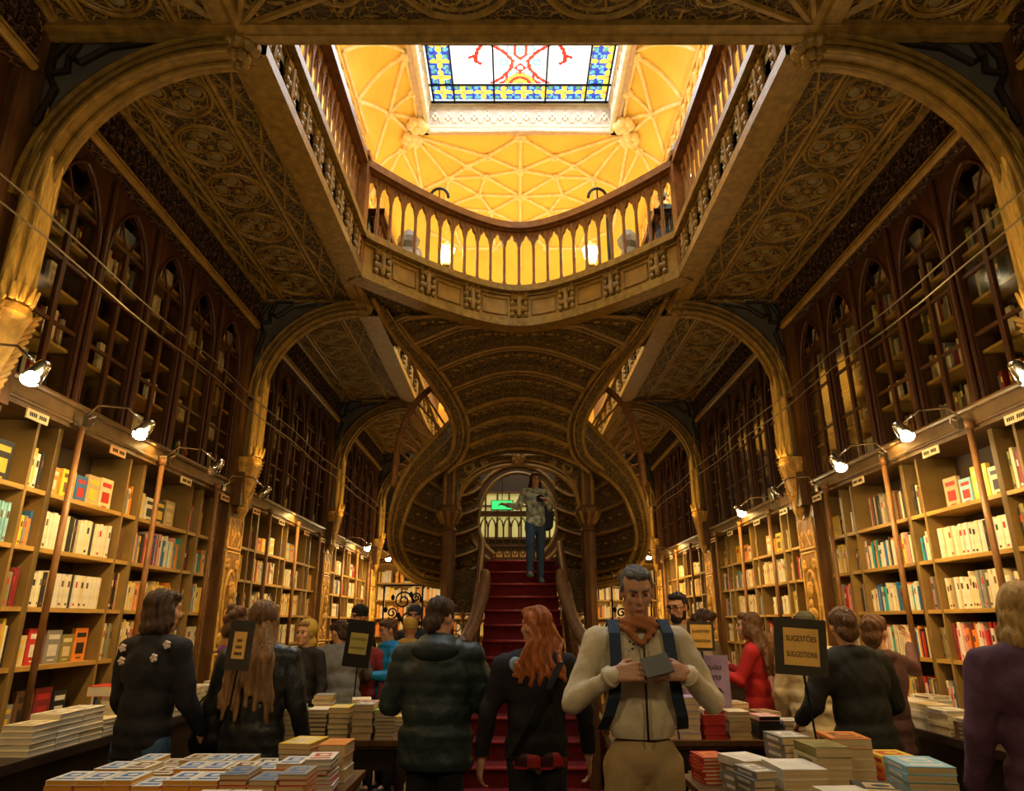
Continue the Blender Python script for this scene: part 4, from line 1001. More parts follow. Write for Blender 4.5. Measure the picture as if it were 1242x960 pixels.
# ================================================================ STAIRCASE
st = empty('staircase', (0.04, 8.5, 0), 0, 'sweeping double staircase with crimson carpeted steps and carved coffered underside', 'staircase')
def SB(mb, name, mats, smooth=False, parent=None, rec=True):
    mb.v = [(v[0]-0.04, v[1]-8.5, v[2]) for v in mb.v]
    o = mb.build(name, mats, parent or st, smooth)
    if rec: recalc(o)
    return o
NS = 14; TD = 0.267; D0 = 10.3
def hw(y): return 0.48 if y > 8.2 else 0.48+0.36*((8.2-y)/1.7)**1.6
for k in range(NS):
    y1 = D0-(NS-1-k)*TD if k < NS else D0      # tread k (0 = lowest)
    z = RH*(k+1); ya = D0-(NS-1-k)*TD-0.0; 
    ya = D0-(NS-1-k)*TD; yb = ya+TD+.02 if k < NS-1 else 11.6
    w = hw(ya)
    mb = MB(); mb.box(.04-w, .04+w, ya, yb if k < NS-1 else 11.6, 0 if k < 4 else z-.45, z-.03, 0)
    mb.box(.04-w, .04+w, ya-.03, yb, z-.03, z, 0)
    o = SB(mb, 'step', [M['carpet']])
    mb = MB(); mb.tube([(.04-w, ya-.03, z-.016), (.04+w, ya-.03, z-.016)], .017, 8)
    mb.v = [(v[0]-0.04, v[1]-8.5, v[2]) for v in mb.v]; mb.build('nosing', M['nosing'], o, True)
# side strings + banisters that flare outwards
for s in (-1, 1):
    path = [(hw(y)+.05, y, RH*NS-(D0-y)/TD*RH) for y in [D0+.02-.38*i for i in range(11)]]
    mb = MB(); rows = [[(.04+s*x, y, max(0, z-.28)) for x, y, z in path], [(.04+s*x, y, z+.22) for x, y, z in path]]
    mb.slab(rows, (s*.07, 0, 0)); mb.tube([(.04+s*(x+.035), y, z+.23) for x, y, z in path], .05, 8)
    SB(mb, 'string_board', [M['wood']])
    hp = [(.46, 8.75, 2.12), (.45, 8.55, 2.16), (.44, 8.4, 2.05), (.46, 8.1, 1.86), (.53, 7.6, 1.56), (.66, 7.1, 1.28), (.80, 6.75, 1.08), (.92, 6.5, 1.0)]
    mb = MB(); mb.tube([(.04+s*x, y, z) for x, y, z in hp], [.05, .06, .065, .07, .07, .07, .07, .085], 10, 0, squash=.8)
    SB(mb, 'handrail', [M['wood']], True)
    for q in range(9):
        t = q/8; y = 8.5-t*1.9; x = .04+s*(hw(y)+.085); zq = 2.05-t*1.02
        zb = RH*NS-(D0-y)/TD*RH+.2
        mb = MB().tube([(x, y, zb), (x, y, zb+.08), (x, y, zq-.15), (x-s*.03, y, zq)], [.03, .018, .022, .018], 8)
        SB(mb, 'baluster', [M['wood']], True)
    mb = MB().box(.04+s*.62-.05, .04+s*.62+.05, 7.0, 7.1, 0, 1.40).lathe([(.07, 1.40), (.08, 1.44), (.04, 1.48)], (.04+s*.62, 7.05, 0), 8)
    SB(mb, 'newel_post', [M['wood']])
# landing + rear balustrade with gothic arches
SB(MB().box(-.58, .66, 10.55, 12.3, 2.30, 2.449), 'landing', [M['carpet']])
mb = MB(); mb.box(-.75, .80, 11.75, 11.85, 2.45, 2.62).box(-.75, .80, 11.74, 11.86, 3.30, 3.38).box(-.75, .8, 11.76, 11.84, 2.80, 2.84)
for k in range(13):
    x = -.75+k*.129; mb.tube([(x, 11.8, 2.45), (x, 11.8, 3.15)], .016, 6)
    if k < 12: mb.tube([(x, 11.8, 3.10), (x+.02, 11.8, 3.2), (x+.065, 11.8, 3.27), (x+.11, 11.8, 3.2), (x+.129, 11.8, 3.10)], .014, 6)
    if k < 12: mb.tube([(x+.065+.035*math.cos(t*PI/4), 11.8, 2.71+.05*math.sin(t*PI/4)) for t in range(8)], .012, 5, closed=True)
SB(mb, 'landing_balustrade', [M['wood']])

def P3(u, v, d, s):
    p = aty(u, v, d); return Vector((p.x if s < 0 else -p.x, p.y, p.z))
# traced on the left half of the photograph; X measured from the building's axis (shift .0)
def smooth_path(P, n=6):
    out = []
    for i in range(len(P)-1):
        p0 = P[max(0, i-1)]; p1 = P[i]; p2 = P[i+1]; p3 = P[min(len(P)-1, i+2)]
        for k in range(n):
            t = k/n
            out.append(.5*((2*p1)+(p2-p0)*t+(2*p0-5*p1+4*p2-p3)*t*t+(3*p1-p0-3*p2+p3)*t**3))
    out.append(P[-1]); return out
Aout = [(452,362,7.25),(474,403,7.8),(500,436,8.3),(524,468,8.75),(543,499,9.05),(551,527,9.25),(545,553,9.35),(525,570,9.4)]
Ain = [(478,385,7.7),(505,420,8.1),(533,450,8.6),(553,480,8.95),(566,508,9.2),(568,532,9.35),(561,556,9.45),(543,574,9.5)]
Bup = [(556,500,9.45),(536,522,9.4),(513,546,9.3),(492,573,9.25),(479,603,9.25),(472,640,9.35),(474,668,9.5),(484,690,9.65),(505,706,9.85),(536,713,10.1)]
Blo = [(566,540,9.55),(548,562,9.5),(525,578,9.4),(506,596,9.35),(494,620,9.35),(486,650,9.45),(490,672,9.6),(499,688,9.75),(514,699,9.9),(536,705,10.15)]
Inn = [(585,545,10.9),(584,565,10.9),(583,585,10.9),(582,606,10.9),(580,628,10.95),(580,650,11.0),(581,672,11.05),(583,688,11.1),(586,700,11.15),(588,712,11.2)]
for s in (-1, 1):
    # flight string of the upper run (inner ribbon)
    a = smooth_path([P3(*q, s) for q in Aout], 5); b = smooth_path([P3(*q, s) for q in Ain], 5)
    mb = MB(); mb.slab([a, [(p+q)/2+Vector((0, -.06, -.01)) for p, q in zip(a, b)], b], (0, .10, .03), 0)
    mb.tube(a, .030, 8, 1); mb.tube(b, .030, 8, 1); mb.tube([(p*.35+q*.65)+Vector((0, -.055, 0)) for p, q in zip(a, b)], .012, 6, 1)
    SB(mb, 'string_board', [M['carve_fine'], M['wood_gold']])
    c = smooth_path([P3(*q, s) for q in Bup], 5); d = smooth_path([P3(*q, s) for q in Blo], 5)
    mb = MB(); mb.slab([c, [(p+q)/2+Vector((0, -.05, 0)) for p, q in zip(c, d)], d], (0, .10, .02), 0)
    mb.tube(c, .030, 8, 1); mb.tube(d, .030, 8, 1); mb.tube([(p*.6+q*.4)+Vector((0, -.045, 0)) for p, q in zip(c, d)], .012, 6, 1)
    SB(mb, 'string_board', [M['carve_fine'], M['wood_gold']])
    # balusters + handrail over the outer run
    rail = smooth_path([P3(*q, s) for q in [(543,462,9.35),(522,472,9.3),(505,488,9.25),(492,510,9.2),(484,535,9.2),(480,562,9.2),(477,590,9.25)]], 5)
    mb = MB(); mb.tube(rail, .045, 8, 0); SB(mb, 'handrail', [M['baluster']], True)
    foot = [c[int(k)] for k in [i*22/15 for i in range(16)]]
    for k in range(13):
        ft = foot[k]; tp = rail[min(len(rail)-1, int(k*(len(rail)-1)/12))]
        mb = MB().tube([ft, ft+(tp-ft)*.08, ft+(tp-ft)*.15, ft+(tp-ft)*.8, ft+(tp-ft)*.86, tp], [.026, .014, .018, .014, .024, .014], 8)
        SB(mb, 'baluster', [M['baluster']], True)
    # coffered underside of the outer run: stepped bands between the outer string and the inner oval
    e = smooth_path([P3(*q, s) for q in Inn], 5)
    bands = 8; n = len(d); mb = MB()
    idx = [round(i*(n-1)/bands) for i in range(bands+1)]
    for i in range(bands):
        p0, p1 = d[idx[i]], d[idx[i+1]]; q0, q1 = e[idx[i]], e[idx[i+1]]
        rows = []
        for t, off in ((0, 0), (.12, -.05), (.2, -.05), (.24, .05), (.80, .05), (.85, -.02), (1, -.02)):
            a_ = p0.lerp(p1, t); b_ = q0.lerp(q1, t); r_ = []
            for j in range(11):
                w = j/10; p = a_.lerp(b_, w); p = p+Vector((0, off+.38*math.sin(PI*w), -.10*math.sin(PI*w))); r_.append(p)
            rows.append(r_)
        mb.grid(rows, 0)
        mb.tube(rows[1], .022, 6, 1)
        mid = [x_.lerp(y_, .5) for x_, y_ in zip(rows[3], rows[4])]
        for j in range(1, 10, 1):
            mb.ell(mid[j]+Vector((0, -.03, 0)), (.035, .02, .018), 8, 5, 1)
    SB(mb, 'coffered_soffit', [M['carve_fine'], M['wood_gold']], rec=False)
# broad coffered underside of the upper run between the two strings
mb = MB()
L = smooth_path([P3(*q, -1) for q in Ain], 5); Rr = smooth_path([P3(*q, 1) for q in Ain], 5); n = len(L)
bands = 8; idx = [round(i*(n-1)/bands) for i in range(bands+1)]
def frow(p, q, off):
    r_ = []
    half = abs(p.x)
    for j in range(25):
        w = j/24; x = p.lerp(q, w); b = math.sin(PI*w)
        q_ = x+Vector((0, -.10*half*b+off*0.6, .26*half*b+off)); q_.y = max(q_.y, fyc(q_.x)+.13)
        if q_.z > 5.10 and abs(q_.x) < 1.3: q_.z = 5.10+off*.3
        r_.append(q_)
    return r_
for i in range(bands):
    p0, p1 = L[idx[i]], L[idx[i+1]]; q0, q1 = Rr[idx[i]], Rr[idx[i+1]]
    rows = [frow(p0.lerp(p1, t), q0.lerp(q1, t), o_) for t, o_ in ((0, .0), (.10, -.03), (.22, -.03), (.28, .05), (.82, .05), (.88, 0), (1, 0))]
    mb.grid(rows, 0); mb.tube(rows[1], .022, 6, 1); mb.tube(rows[2], .012, 6, 1)
    mid = [x_.lerp(y_, .5) for x_, y_ in zip(rows[3], rows[4])]
    for j in range(2, 23, 2):
        mb.ell(mid[j]+Vector((0, 0, -.02)), (.05, .03, .02), 8, 5, 1); mb.ell(mid[j+1 if j < 23 else j]+Vector((0, 0, -.01)), (.02, .02, .02), 6, 4, 1)
SB(mb, 'coffered_soffit', [M['carve_fine'], M['wood_gold']], rec=False)
# coffer spreading outwards behind the balcony, above the strings
for s in (-1, 1):
    a = smooth_path([P3(*q, s) for q in Aout], 5)
    mb = MB(); rows = []
    for k in range(9):
        t = k/8; q = a[int(t*22)]
        rows.append([q+Vector((0, .10, .05)), q+Vector((s*(.12+.0*t), .3, .25)), Vector((s*max(abs(q.x)+.25, 1.0), q.y+.5, max(q.z+.5, 5.0)))])
    mb.grid(rows, 0)
    for k in range(2, 9, 2): mb.tube(rows[k], .02, 6, 1)
    SB(mb, 'side_panel', [M['carve_fine'], M['wood_gold']], rec=False)
# columns, arch, spandrels, frieze at y 9.75
YC = 9.72
for s in (-1, 1):
    mb = MB(); cx = s*.96
    mb.lathe([(.15, 0), (.15, .12), (.10, .18), (.095, .3), (.085, 2.78), (.105, 2.80), (.085, 2.84), (.10, 2.9), (.16, 3.04), (.17, 3.10), (.15, 3.14)], (cx, YC, 0), 14, 0)
    for k in range(8):
        a = 2*PI*k/8; mb.cap((cx+math.cos(a)*.10, YC+math.sin(a)*.10, 2.90), .02, (cx+math.cos(a)*.16, YC+math.sin(a)*.16, 3.03), .03, 6, 1)
        mb.tube([(cx+math.cos(a)*.085, YC+math.sin(a)*.085, .3), (cx+math.cos(a)*.082, YC+math.sin(a)*.082, 2.78)], .014, 6, 0)
    mb.box(cx-.10, cx+.10, YC-.08, YC+.12, 3.12, 3.92, 0)
    for dx in (-.06, .06): mb.tube([(cx+dx, YC-.10, 3.14), (cx+dx, YC-.10, 3.9)], .022, 8, 1)
    SB(mb, 'column', [M['wood'], M['wood_gold']])
mb = MB(); arc = []
for k in range(25):
    t = PI*k/24; arc.append((-.84*math.cos(t), YC-.06, 3.10+.63*math.sin(t)**.85))
top = [(p[0], p[1], 3.84) for p in arc]
mb.slab([arc, top], (0, .14, 0), 0)
for r_, o_ in ((.03, -.02), (.016, .05)): mb.tube([(p[0]*(1-o_*.0), p[1]-.02, p[2]+o_) for p in arc], r_, 8, 1)
for s in (-1, 1):
    for (cx, cz, r_) in ((.70, 3.66, .10), (.48, 3.73, .06), (.76, 3.44, .06)):
        for q in range(2):
            mb.tube([(s*(cx+(r_-.03*q)*math.cos(t*.5)*(1-t*.03)), YC-.09, cz+(r_-.03*q)*math.sin(t*.5)*(1-t*.03)) for t in range(17)], .010, 5, 1)
mb.box(-1.06, 1.06, YC-.10, YC+.12, 3.84, 3.98, 0); mb.tube([(-1.06, YC-.11, 3.84), (1.06, YC-.11, 3.84)], .02, 8, 1); mb.tube([(-1.06, YC-.11, 3.98), (1.06, YC-.11, 3.98)], .026, 8, 1)
for k in range(16): mb.ell((-.95+k*.127, YC-.11, 3.91), (.035, .015, .03), 8, 5, 1)
for k in range(7):
    a = 2*PI*k/7; mb.ell((math.cos(a)*.06, YC-.13, 3.80+math.sin(a)*.07), (.045, .04, .045), 8, 6, 1)
mb.ell((0, YC-.16, 3.80), (.04, .04, .05), 8, 6, 1)
SB(mb, 'arch', [M['carve_fine'], M['wood_gold']])
# inner oval arch
mb = MB(); ov = [(.62*math.cos(t)*(1.0 if math.sin(t) > 0 else 1.0), 11.0, 3.10+(.78 if math.sin(t) > 0 else .62)*math.sin(t)) for t in [-.95+(PI+1.9)*k/30 for k in range(31)]]
ou = [(p[0]*1.22, 11.0, 3.10+(p[2]-3.10)*1.16) for p in ov]
mb.slab([ov, ou], (0, .16, 0), 0); mb.tube(ov, .03, 8, 1); mb.tube(ou, .03, 8, 1)
SB(mb, 'oval_arch', [M['wood'], M['wood_gold']])
mb = MB(); 
for s in (-1, 1):
    mb.box(min(s*.72, s*1.75), max(s*.72, s*1.75), 11.05, 11.15, 2.2, 4.2, 0)
    for z in (2.45, 2.7, 2.95, 3.2, 3.45, 3.7): mb.tube([(s*.72, 11.04, z), (s*1.75, 11.04, z)], .02, 6, 1)
mb.box(-.9, .9, 11.05, 11.15, 3.98, 4.3, 0)
SB(mb, 'rear_panelling', [M['carve_fine'], M['wood_gold']])
# low panelled walls under the landing with glazed lights
for s in (-1, 1):
    mb = MB()
    mb.box(min(s*.6, s*.92), max(s*.6, s*.92), 9.95, 10.05, 1.72, 2.30, 0)
    for x in (.60, .76, .92): mb.tube([(s*x, 9.95, 0), (s*x, 9.95, 1.75)], .02, 6, 1)
    for z in (.9, 1.25, 1.7): mb.tube([(s*.6, 9.95, z), (s*.92, 9.95, z)], .016, 6, 1)
    for (x, z) in ((.68, 1.55), (.84, 1.55), (.68, 1.38), (.84, 1.38)):
        mb.tube([(s*(x+.06*math.cos(t*PI/4)), 9.95, z+.07*math.sin(t*PI/4)) for t in range(8)], .010, 5, 1, closed=True)
    SB(mb, 'screen', [M['carve_fine'], M['wood_gold']])

# far end: lit window with sign box above landing, wrought iron scroll screens, bookcases
mb = MB(); mb.box(-1.2, .9, 15.50, 15.56, 3.35, 4.35, 0)
o = mb.build('window_2', [M['farwin']]); o['kind'] = 'structure'
mb = MB()
for k in range(9): mb.box(-1.2+k*.262-.02, -1.2+k*.262+.02, 15.44, 15.50, 3.35, 4.35)
for z in (3.35, 3.85, 4.05, 4.35): mb.box(-1.2, .9, 15.44, 15.50, z-.02, z+.02)
mb.build('window_frame', M['wood'], o)
p = aty(609, 613, 14.9)
o = MB().box(-.22, .22, -.03, .03, -.09, .09).build('exit_sign', [M['green_exit']], None, False, p)
tag(o, 'small glowing green sign box before the far window above the landing', 'sign')
MB().box(-.24, .24, .031, .05, -.11, .11).tube([(0, .04, .1), (0, .04, 1.0)], .01, 6).build('sign_case', M['iron'], o)
for s, nm in ((-1, 'left'), (1, 'right')):
    mb = MB(); cx = s*1.95; y = 12.4
    for q, (dx, z, r_) in enumerate(((0, 1.95, .16), (.12, 1.62, .15), (-.05, 1.30, .16), (.1, 1.0, .14), (-.18, 1.75, .1), (-.2, 1.15, .1), (.22, 2.0, .08))):
        mb.tube([(cx+dx+(r_*(1-t*.035))*math.cos(t*.45+q), y, z+(r_*(1-t*.035))*math.sin(t*.45+q)) for t in range(24)], .016, 6)
        mb.ell((cx+dx+r_*1.1, y, z-.04), (.035, .01, .05), 8, 5); mb.ell((cx+dx-r_*1.1, y, z+.05), (.035, .01, .05), 8, 5)
    mb.tube([(cx-.33, y, 0), (cx-.33, y, 2.2)], .016, 6).tube([(cx+.33, y, 0), (cx+.33, y, 2.2)], .016, 6).tube([(cx-.33, y, 2.2), (cx+.33, y, 2.2)], .016, 6).tube([(cx-.33, y, .08), (cx+.33, y, .08)], .016, 6)
    tag(mb.build('iron_screen', M['iron']), 'black wrought iron scroll screen in the far %s corner behind the staircase' % nm, 'screen')
# ================================================================ BOOKCASES
SHZ = [1.34, 1.69, 2.05, 2.40]; XS = 3.10; CZ = 0.92
PAL = {'white': (.78, .74, .62), 'cream': (.74, .62, .38), 'ivory': (.80, .72, .52), 'tan': (.55, .40, .20), 'yellow': (.85, .58, .06), 'orange': (.80, .26, .04),
 'red': (.55, .04, .03), 'dark red': (.25, .03, .03), 'pink': (.75, .35, .32), 'blue': (.04, .16, .42), 'light blue': (.30, .58, .66), 'teal': (.03, .38, .40), 'green': (.16, .33, .08),
 'grey': (.28, .27, .24), 'black': (.03, .028, .025), 'brown': (.16, .075, .03), 'lilac': (.45, .35, .55), 'lime': (.45, .65, .05), 'olive': (.26, .22, .06)}
for k, c in PAL.items(): M['bk_'+k] = mat('cover_'+k.replace(' ', '_'), c, .45, var=(18, .12))
M['pages'] = mat('book_pages', (.74, .56, .30), .8, var=(3, .12), bump=(60, .5, .004), streak=(1, 1, 30))
M['pages_white'] = mat('white_book_pages', (.60, .55, .44), .8, var=(3, .1), bump=(60, .5, .004), streak=(1, 1, 30))
M['pages_gold'] = mat('yellow_book_pages', (.80, .42, .05), .8, bump=(60, .5, .004), streak=(1, 1, 30))
bcache = {}
def spine_mesh(s, t, h, d, c, c2=None, face=False):
    """upright book: spine at x=0 pointing to the room; or face-out cover"""
    key = (s, t, h, d, c, c2, face)
    if key in bcache: return bcache[key]
    mb = MB(); e = .0025
    xs = [0, s*d]; x0, x1 = min(xs), max(xs)
    if not face:
        mb.box(x0, x1, -t/2, t/2, 0, h, 0)
        mb.box(x0+e if s < 0 else x0+.004, x1-.004 if s < 0 else x1-e, -t/2+.0025, t/2-.0025, h, h+.001, 1)
        if c2:
            for (za, zb) in ((h*.62, h*.80), (h*.08, h*.15)):
                mb.box(-s*.0012 if s > 0 else 0, 0 if s > 0 else .0012, -t*.30, t*.30, za, zb, 2)
    else:
        mb.box(x0, x1, -t/2, t/2, 0, h, 0)
        if c2:
            xa, xb = (-.0015, 0) if s > 0 else (0, .0015)
            mb.box(xa, xb, -t*.36, t*.36, h*.72, h*.86, 2); mb.box(xa, xb, -t*.30, t*.30, h*.22, h*.56, 2); mb.box(xa, xb, -t*.2, t*.2, h*.08, h*.12, 2)
    me = mb.mesh('book', [M['bk_'+c], M['pages'], M['bk_'+(c2 or c)]])
    bcache[key] = me; return me
BOOKS = []   # (score, s, y, z, x, t, h, d, c, c2, face, lean, info)
rb = random.Random(21)
styles = {
 'white': (['white', 'ivory', 'white', 'ivory', 'cream', 'white', 'ivory', 'black'], (.026, .040)),
 'cream': (['cream', 'ivory', 'white', 'cream', 'grey', 'tan'], (.020, .036)),
 'mixed': (['white', 'cream', 'red', 'black', 'blue', 'ivory', 'orange', 'teal', 'grey', 'brown', 'white', 'pink', 'yellow', 'ivory'], (.014, .034)),
 'red': (['red', 'white', 'red', 'pink', 'orange', 'dark red', 'white', 'grey'], (.016, .034)),
 'cyan': (['light blue', 'light blue', 'teal', 'light blue', 'blue'], (.012, .02)),
 'dark': (['brown', 'dark red', 'grey', 'black', 'tan', 'olive', 'cream'], (.02, .035)),
 'warm': (['yellow', 'cream', 'orange', 'ivory', 'yellow', 'white', 'tan'], (.018, .036)),
}
def fill(s, ya, yb, z, style, info, hmax=.27, x=XS, face=False):
    nmn = 0
    if face:
        y = ya+.03
        cols = list(face); k = 0
        while y < yb-.10:
            w = rb.choice([.15, .16, .17, .13]); h = min(hmax, w*rb.uniform(1.3, 1.5)); c = cols[k % len(cols)]; c2 = rb.choice(['white', 'black', 'red', 'yellow', 'cream'])
            if y+w > yb: break
            BOOKS.append([0, s, y+w/2, z, x+.05, w, round(h, 2), .03, c, c2 if c2 != c else 'brown', True, 0, info, k+1]); y += w+rb.uniform(.004, .03); k += 1
        return
    cl, (t0, t1) = styles[style]; y = ya+.012; k = 0; hb = rb.uniform(.20, .25)
    if yb-ya > .4 and rb.random() < .12: yb -= rb.uniform(.05, .25)
    while y < yb-t0:
        t = round(rb.uniform(t0, t1), 3)
        if y+t > yb-.006: break
        h = round(min(hmax, hb+(rb.uniform(-.03, .03) if style not in ('white', 'cyan') else rb.uniform(-.006, .006))), 2)
        c = rb.choice(cl); c2 = rb.choice(['black', 'red', 'white', 'brown', None, None]); c2 = None if c2 == c else c2
        BOOKS.append([0, s, y+t/2, z, x+rb.uniform(0, .02)+.012, t, h, .15, c, c2, False, 0, info, k+1]); y += t+.0012; k += 1
bay_name = ['entrance', 'nearest', 'middle', 'farthest']
def lettering(parent, x, y, z, s, w):
    mb = MB(); n = 9
    for k in range(n):
        if k == 4: continue
        yy = y-w/2+w*(k+.5)/n
        mb.box(min(x, x-s*.002), max(x, x-s*.002), yy-w/n*.32, yy+w/n*.32, z-.012, z+.012)
    return mb.build('lettering', M['ink'], parent)
for s, side in ((-1, 'left'), (1, 'right')):
    for b in range(4):
        y0, y1 = PY[b]+.23, PY[b+1]-.23
        segs_ = [(0, .70, .48), (.70, 1.82, 1.60), (1.82, 2.94, 2.72), (2.94, y1-y0, None)]
        for u, (a, c, part) in enumerate(segs_):
            ya, yb = y0+a, y0+c
            if yb < 3.0: continue
            tile = 'wooden bookcase unit, %s from the front in the %s bay of the %s wall' % (ORD[u], bay_name[b], side)
            root = empty('bookcase', (s*XS, ya, 0), 0, tile, 'bookcase')
            def Q(mb, name, m, parent=None, sm=False):
                mb.v = [(v[0]-s*XS, v[1]-ya, v[2]) for v in mb.v]; return mb.build(name, m, parent or root, sm)
            bx = lambda mb, xa, xb, *r: mb.box(min(s*xa, s*xb), max(s*xa, s*xb), *r)
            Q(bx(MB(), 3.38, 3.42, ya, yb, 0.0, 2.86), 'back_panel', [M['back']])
            for yy in (ya+.012, yb-.012)+(() if part is None else (y0+part,)):
                Q(bx(MB(), XS-.02, 3.40, yy-.012, yy+.012, CZ, 2.84), 'side_panel', [M['side']])
            for z in SHZ:
                Q(bx(MB(), XS-.0165, 3.385, ya+.001, yb-.001, z-.028, z), 'shelf', [M['shelf']])
            mb = MB(); bx(mb, 3.0, 3.40, ya, yb, 2.82, 2.87); bx(mb, 2.99, 3.10, ya, yb, 2.87, 2.97)
            mb.tube([(s*2.985, ya, 2.97), (s*2.985, yb, 2.97)], .022, 8).tube([(s*2.99, ya, 2.86), (s*2.99, yb, 2.86)], .014, 6)
            Q(mb, 'cornice', [M['cornice']])
            if part is not None:
                mb = MB(); mb.tube([(s*2.95, yb, CZ-.02), (s*2.95, yb, 2.88)], .021, 10); mb.tube([(s*2.95, yb, 2.82), (s*2.95, yb, 2.88)], .030, 10)
                Q(mb, 'front_post', [M['post']], sm=True)
            w = .20 if b < 2 else .22; ym = (ya+(y0+part if part else yb))/2+.05
            pl = Q(bx(MB(), 2.965, 2.975, ym-w/2, ym+w/2, 2.755, 2.815), 'label_plate', [M['label'] if (u+b) % 2 == 0 and s < 0 else M['label2']])
            lt = lettering(pl, s*2.965-s*XS, ym-ya, 2.785, s, w*.8)
            # base cupboard below the counter
            Q(bx(MB(), 3.0, 3.40, ya, yb, 0, CZ-.05), 'base', [M['wood']])
            # books
            comps = [(ya+.024, (y0+part-.012) if part else yb-.024)]
            if part: comps.append((y0+part+.012, yb-.024))
            for ci, (ca, cb) in enumerate(comps):
                for zi, z in enumerate([CZ+.02]+SHZ):
                    where = (side, b, u, ci, zi)
                    near = (b == 1)
                    st_ = rb.choice(['mixed', 'cream', 'mixed', 'warm', 'white', 'red'])
                    if b >= 2: st_ = rb.choice(['mixed', 'cream', 'warm', 'white', 'white'])
                    fc = False
                    if zi == 4 and ci == 0: fc = rb.sample(['cream', 'yellow', 'light blue', 'red', 'white', 'tan', 'orange', 'black'], 5)
                    if near and s < 0:
                        if u == 1 and ci == 0: st_ = [None, None, 'white', 'white', None][zi] or 'mixed'; fc = {4: ['orange', 'yellow', 'blue', 'tan', 'cream'], 1: ['cream', 'red', 'grey', 'olive', 'orange', 'red'], 0: ['grey', 'brown', 'dark red', 'black']}.get(zi, False)
                        if u == 0 and ci == 0: st_ = ['dark', 'dark', 'dark', 'cyan', 'dark'][zi]; fc = ['dark red', 'black'] if zi == 4 else False
                        if u == 2 and ci == 0: st_ = ['dark', 'warm', 'warm', 'mixed', 'mixed'][zi]; fc = ['cream', 'white', 'black', 'tan'] if zi == 4 else False
                    if near and s > 0:
                        if u == 1 and ci == 0: st_ = ['dark', 'red', 'cream', 'white', 'mixed'][zi]; fc = ['cream', 'yellow', 'light blue', 'tan', 'red'] if zi == 4 else False
                        if u == 2 and ci == 0: st_ = ['mixed', 'mixed', 'mixed', 'mixed', 'dark'][zi]; fc = False
                        if u == 0 and ci == 0: st_ = ['red', 'cream', 'cream', 'cream', 'red'][zi]
                    if ci == 1: fc = False; st_ = rb.choice(['mixed', 'dark'])
                    fill(s, ca, cb, z, st_, where, .285, face=fc)
        # upper glazed cabinets
        if b == 0: ks = [4]; 
        else: ks = range(5)
        W5 = (y1-y0)/5
        for k in ks:
            ya = y0+k*W5; yb = ya+W5; XU = 3.04
            root = empty('glazed_cabinet', (s*XU, ya, 2.97), 0, 'tall dark cabinet with pointed-arch glass doors above bookcases, %s from the front in the %s bay, %s wall' % (ORD[k], bay_name[b], side), 'cabinet')
            if len(root['label'].split()) > 16: root['label'] = 'dark arched glass cabinet above the bookcases, %s in the %s bay, %s wall' % (ORD[k], bay_name[b], side)
            def Q(mb, name, m, parent=None, sm=False):
                mb.v = [(v[0]-s*XU, v[1]-ya, v[2]-2.97) for v in mb.v]; return mb.build(name, m, parent or root, sm)
            bx = lambda mb, xa, xb, *r: mb.box(min(s*xa, s*xb), max(s*xa, s*xb), *r)
            mb = bx(MB(), 3.36, 3.40, ya, yb, 2.98, 4.74); bx(mb, XU+.02, 3.40, ya, ya+.03, 2.98, 4.74); bx(mb, XU+.02, 3.40, yb-.03, yb, 2.98, 4.74); bx(mb, XU+.02, 3.4, ya, yb, 4.70, 4.74)
            Q(mb, 'carcass', [M['wood']])
            for z in (3.34, 3.70, 4.06, 4.40): Q(bx(MB(), XU+.04, 3.36, ya+.03, yb-.03, z-.022, z), 'shelf', [M['wood_gold']])
            # pointed arch front board
            arc = []; hwid = W5/2-.055; cy = (ya+yb)/2
            for q in range(13):
                t = q/12; th = t*PI*.42
                arc.append((cy-hwid+hwid*2.0*(1-math.cos(th))/(2*(1-math.cos(PI*.42)))*1.0, 4.10+.54*math.sin(th)/math.sin(PI*.42)))
            full = arc+[(2*cy-a_, z_) for a_, z_ in arc[::-1][1:]]
            mb = MB(); rows = [[(s*XU, p[0], p[1]) for p in full], [(s*XU, p[0], 4.74) for p in full]]
            mb.slab(rows, (s*.03, 0, 0), 0)
            bx(mb, XU, XU+.04, ya, ya+.055, 2.97, 4.74); bx(mb, XU, XU+.04, yb-.055, yb, 2.97, 4.74)
            mb.tube([(s*(XU-.005), p[0], p[1]) for p in [(full[0][0], 3.0)]+full+[(full[-1][0], 3.0)]], .014, 6, 1)
            mb.tube([(s*(XU-.02), ya, 2.98), (s*(XU-.02), ya, 4.74)], .022, 8, 1)
            Q(mb, 'arch_frame', [M['wood_red'], M['wood_red']])
            for h_, (p, q) in enumerate(((ya+.055, cy), (cy, yb-.055))):
                mb = MB()
                for yy in (p+.010, q-.010): bx(mb, XU+.005, XU+.035, yy-.011, yy+.011, 3.0, 4.32)
                for zz in (3.01, 3.45, 3.88, 4.30): bx(mb, XU+.008, XU+.032, p, q, zz-.012, zz+.012)
                xx = p if h_ == 0 else q
                mb.tube([(s*(XU+.02), (cy-.01 if h_ == 0 else cy+.01), 4.30), (s*(XU+.02), (p+q)/2, 4.52), (s*(XU+.02), (p+.02 if h_ == 0 else q-.02), 4.30)], .010, 6)
                dr = Q(mb, 'door', [M['wood_red']])
                g = MB(); g.add([(s*(XU+.02), p, 3.0), (s*(XU+.02), q, 3.0), (s*(XU+.02), q, 4.34), (s*(XU+.02), p, 4.34)], [(0, 1, 2, 3)])
                Q(g, 'pane', [M['glass']], dr)
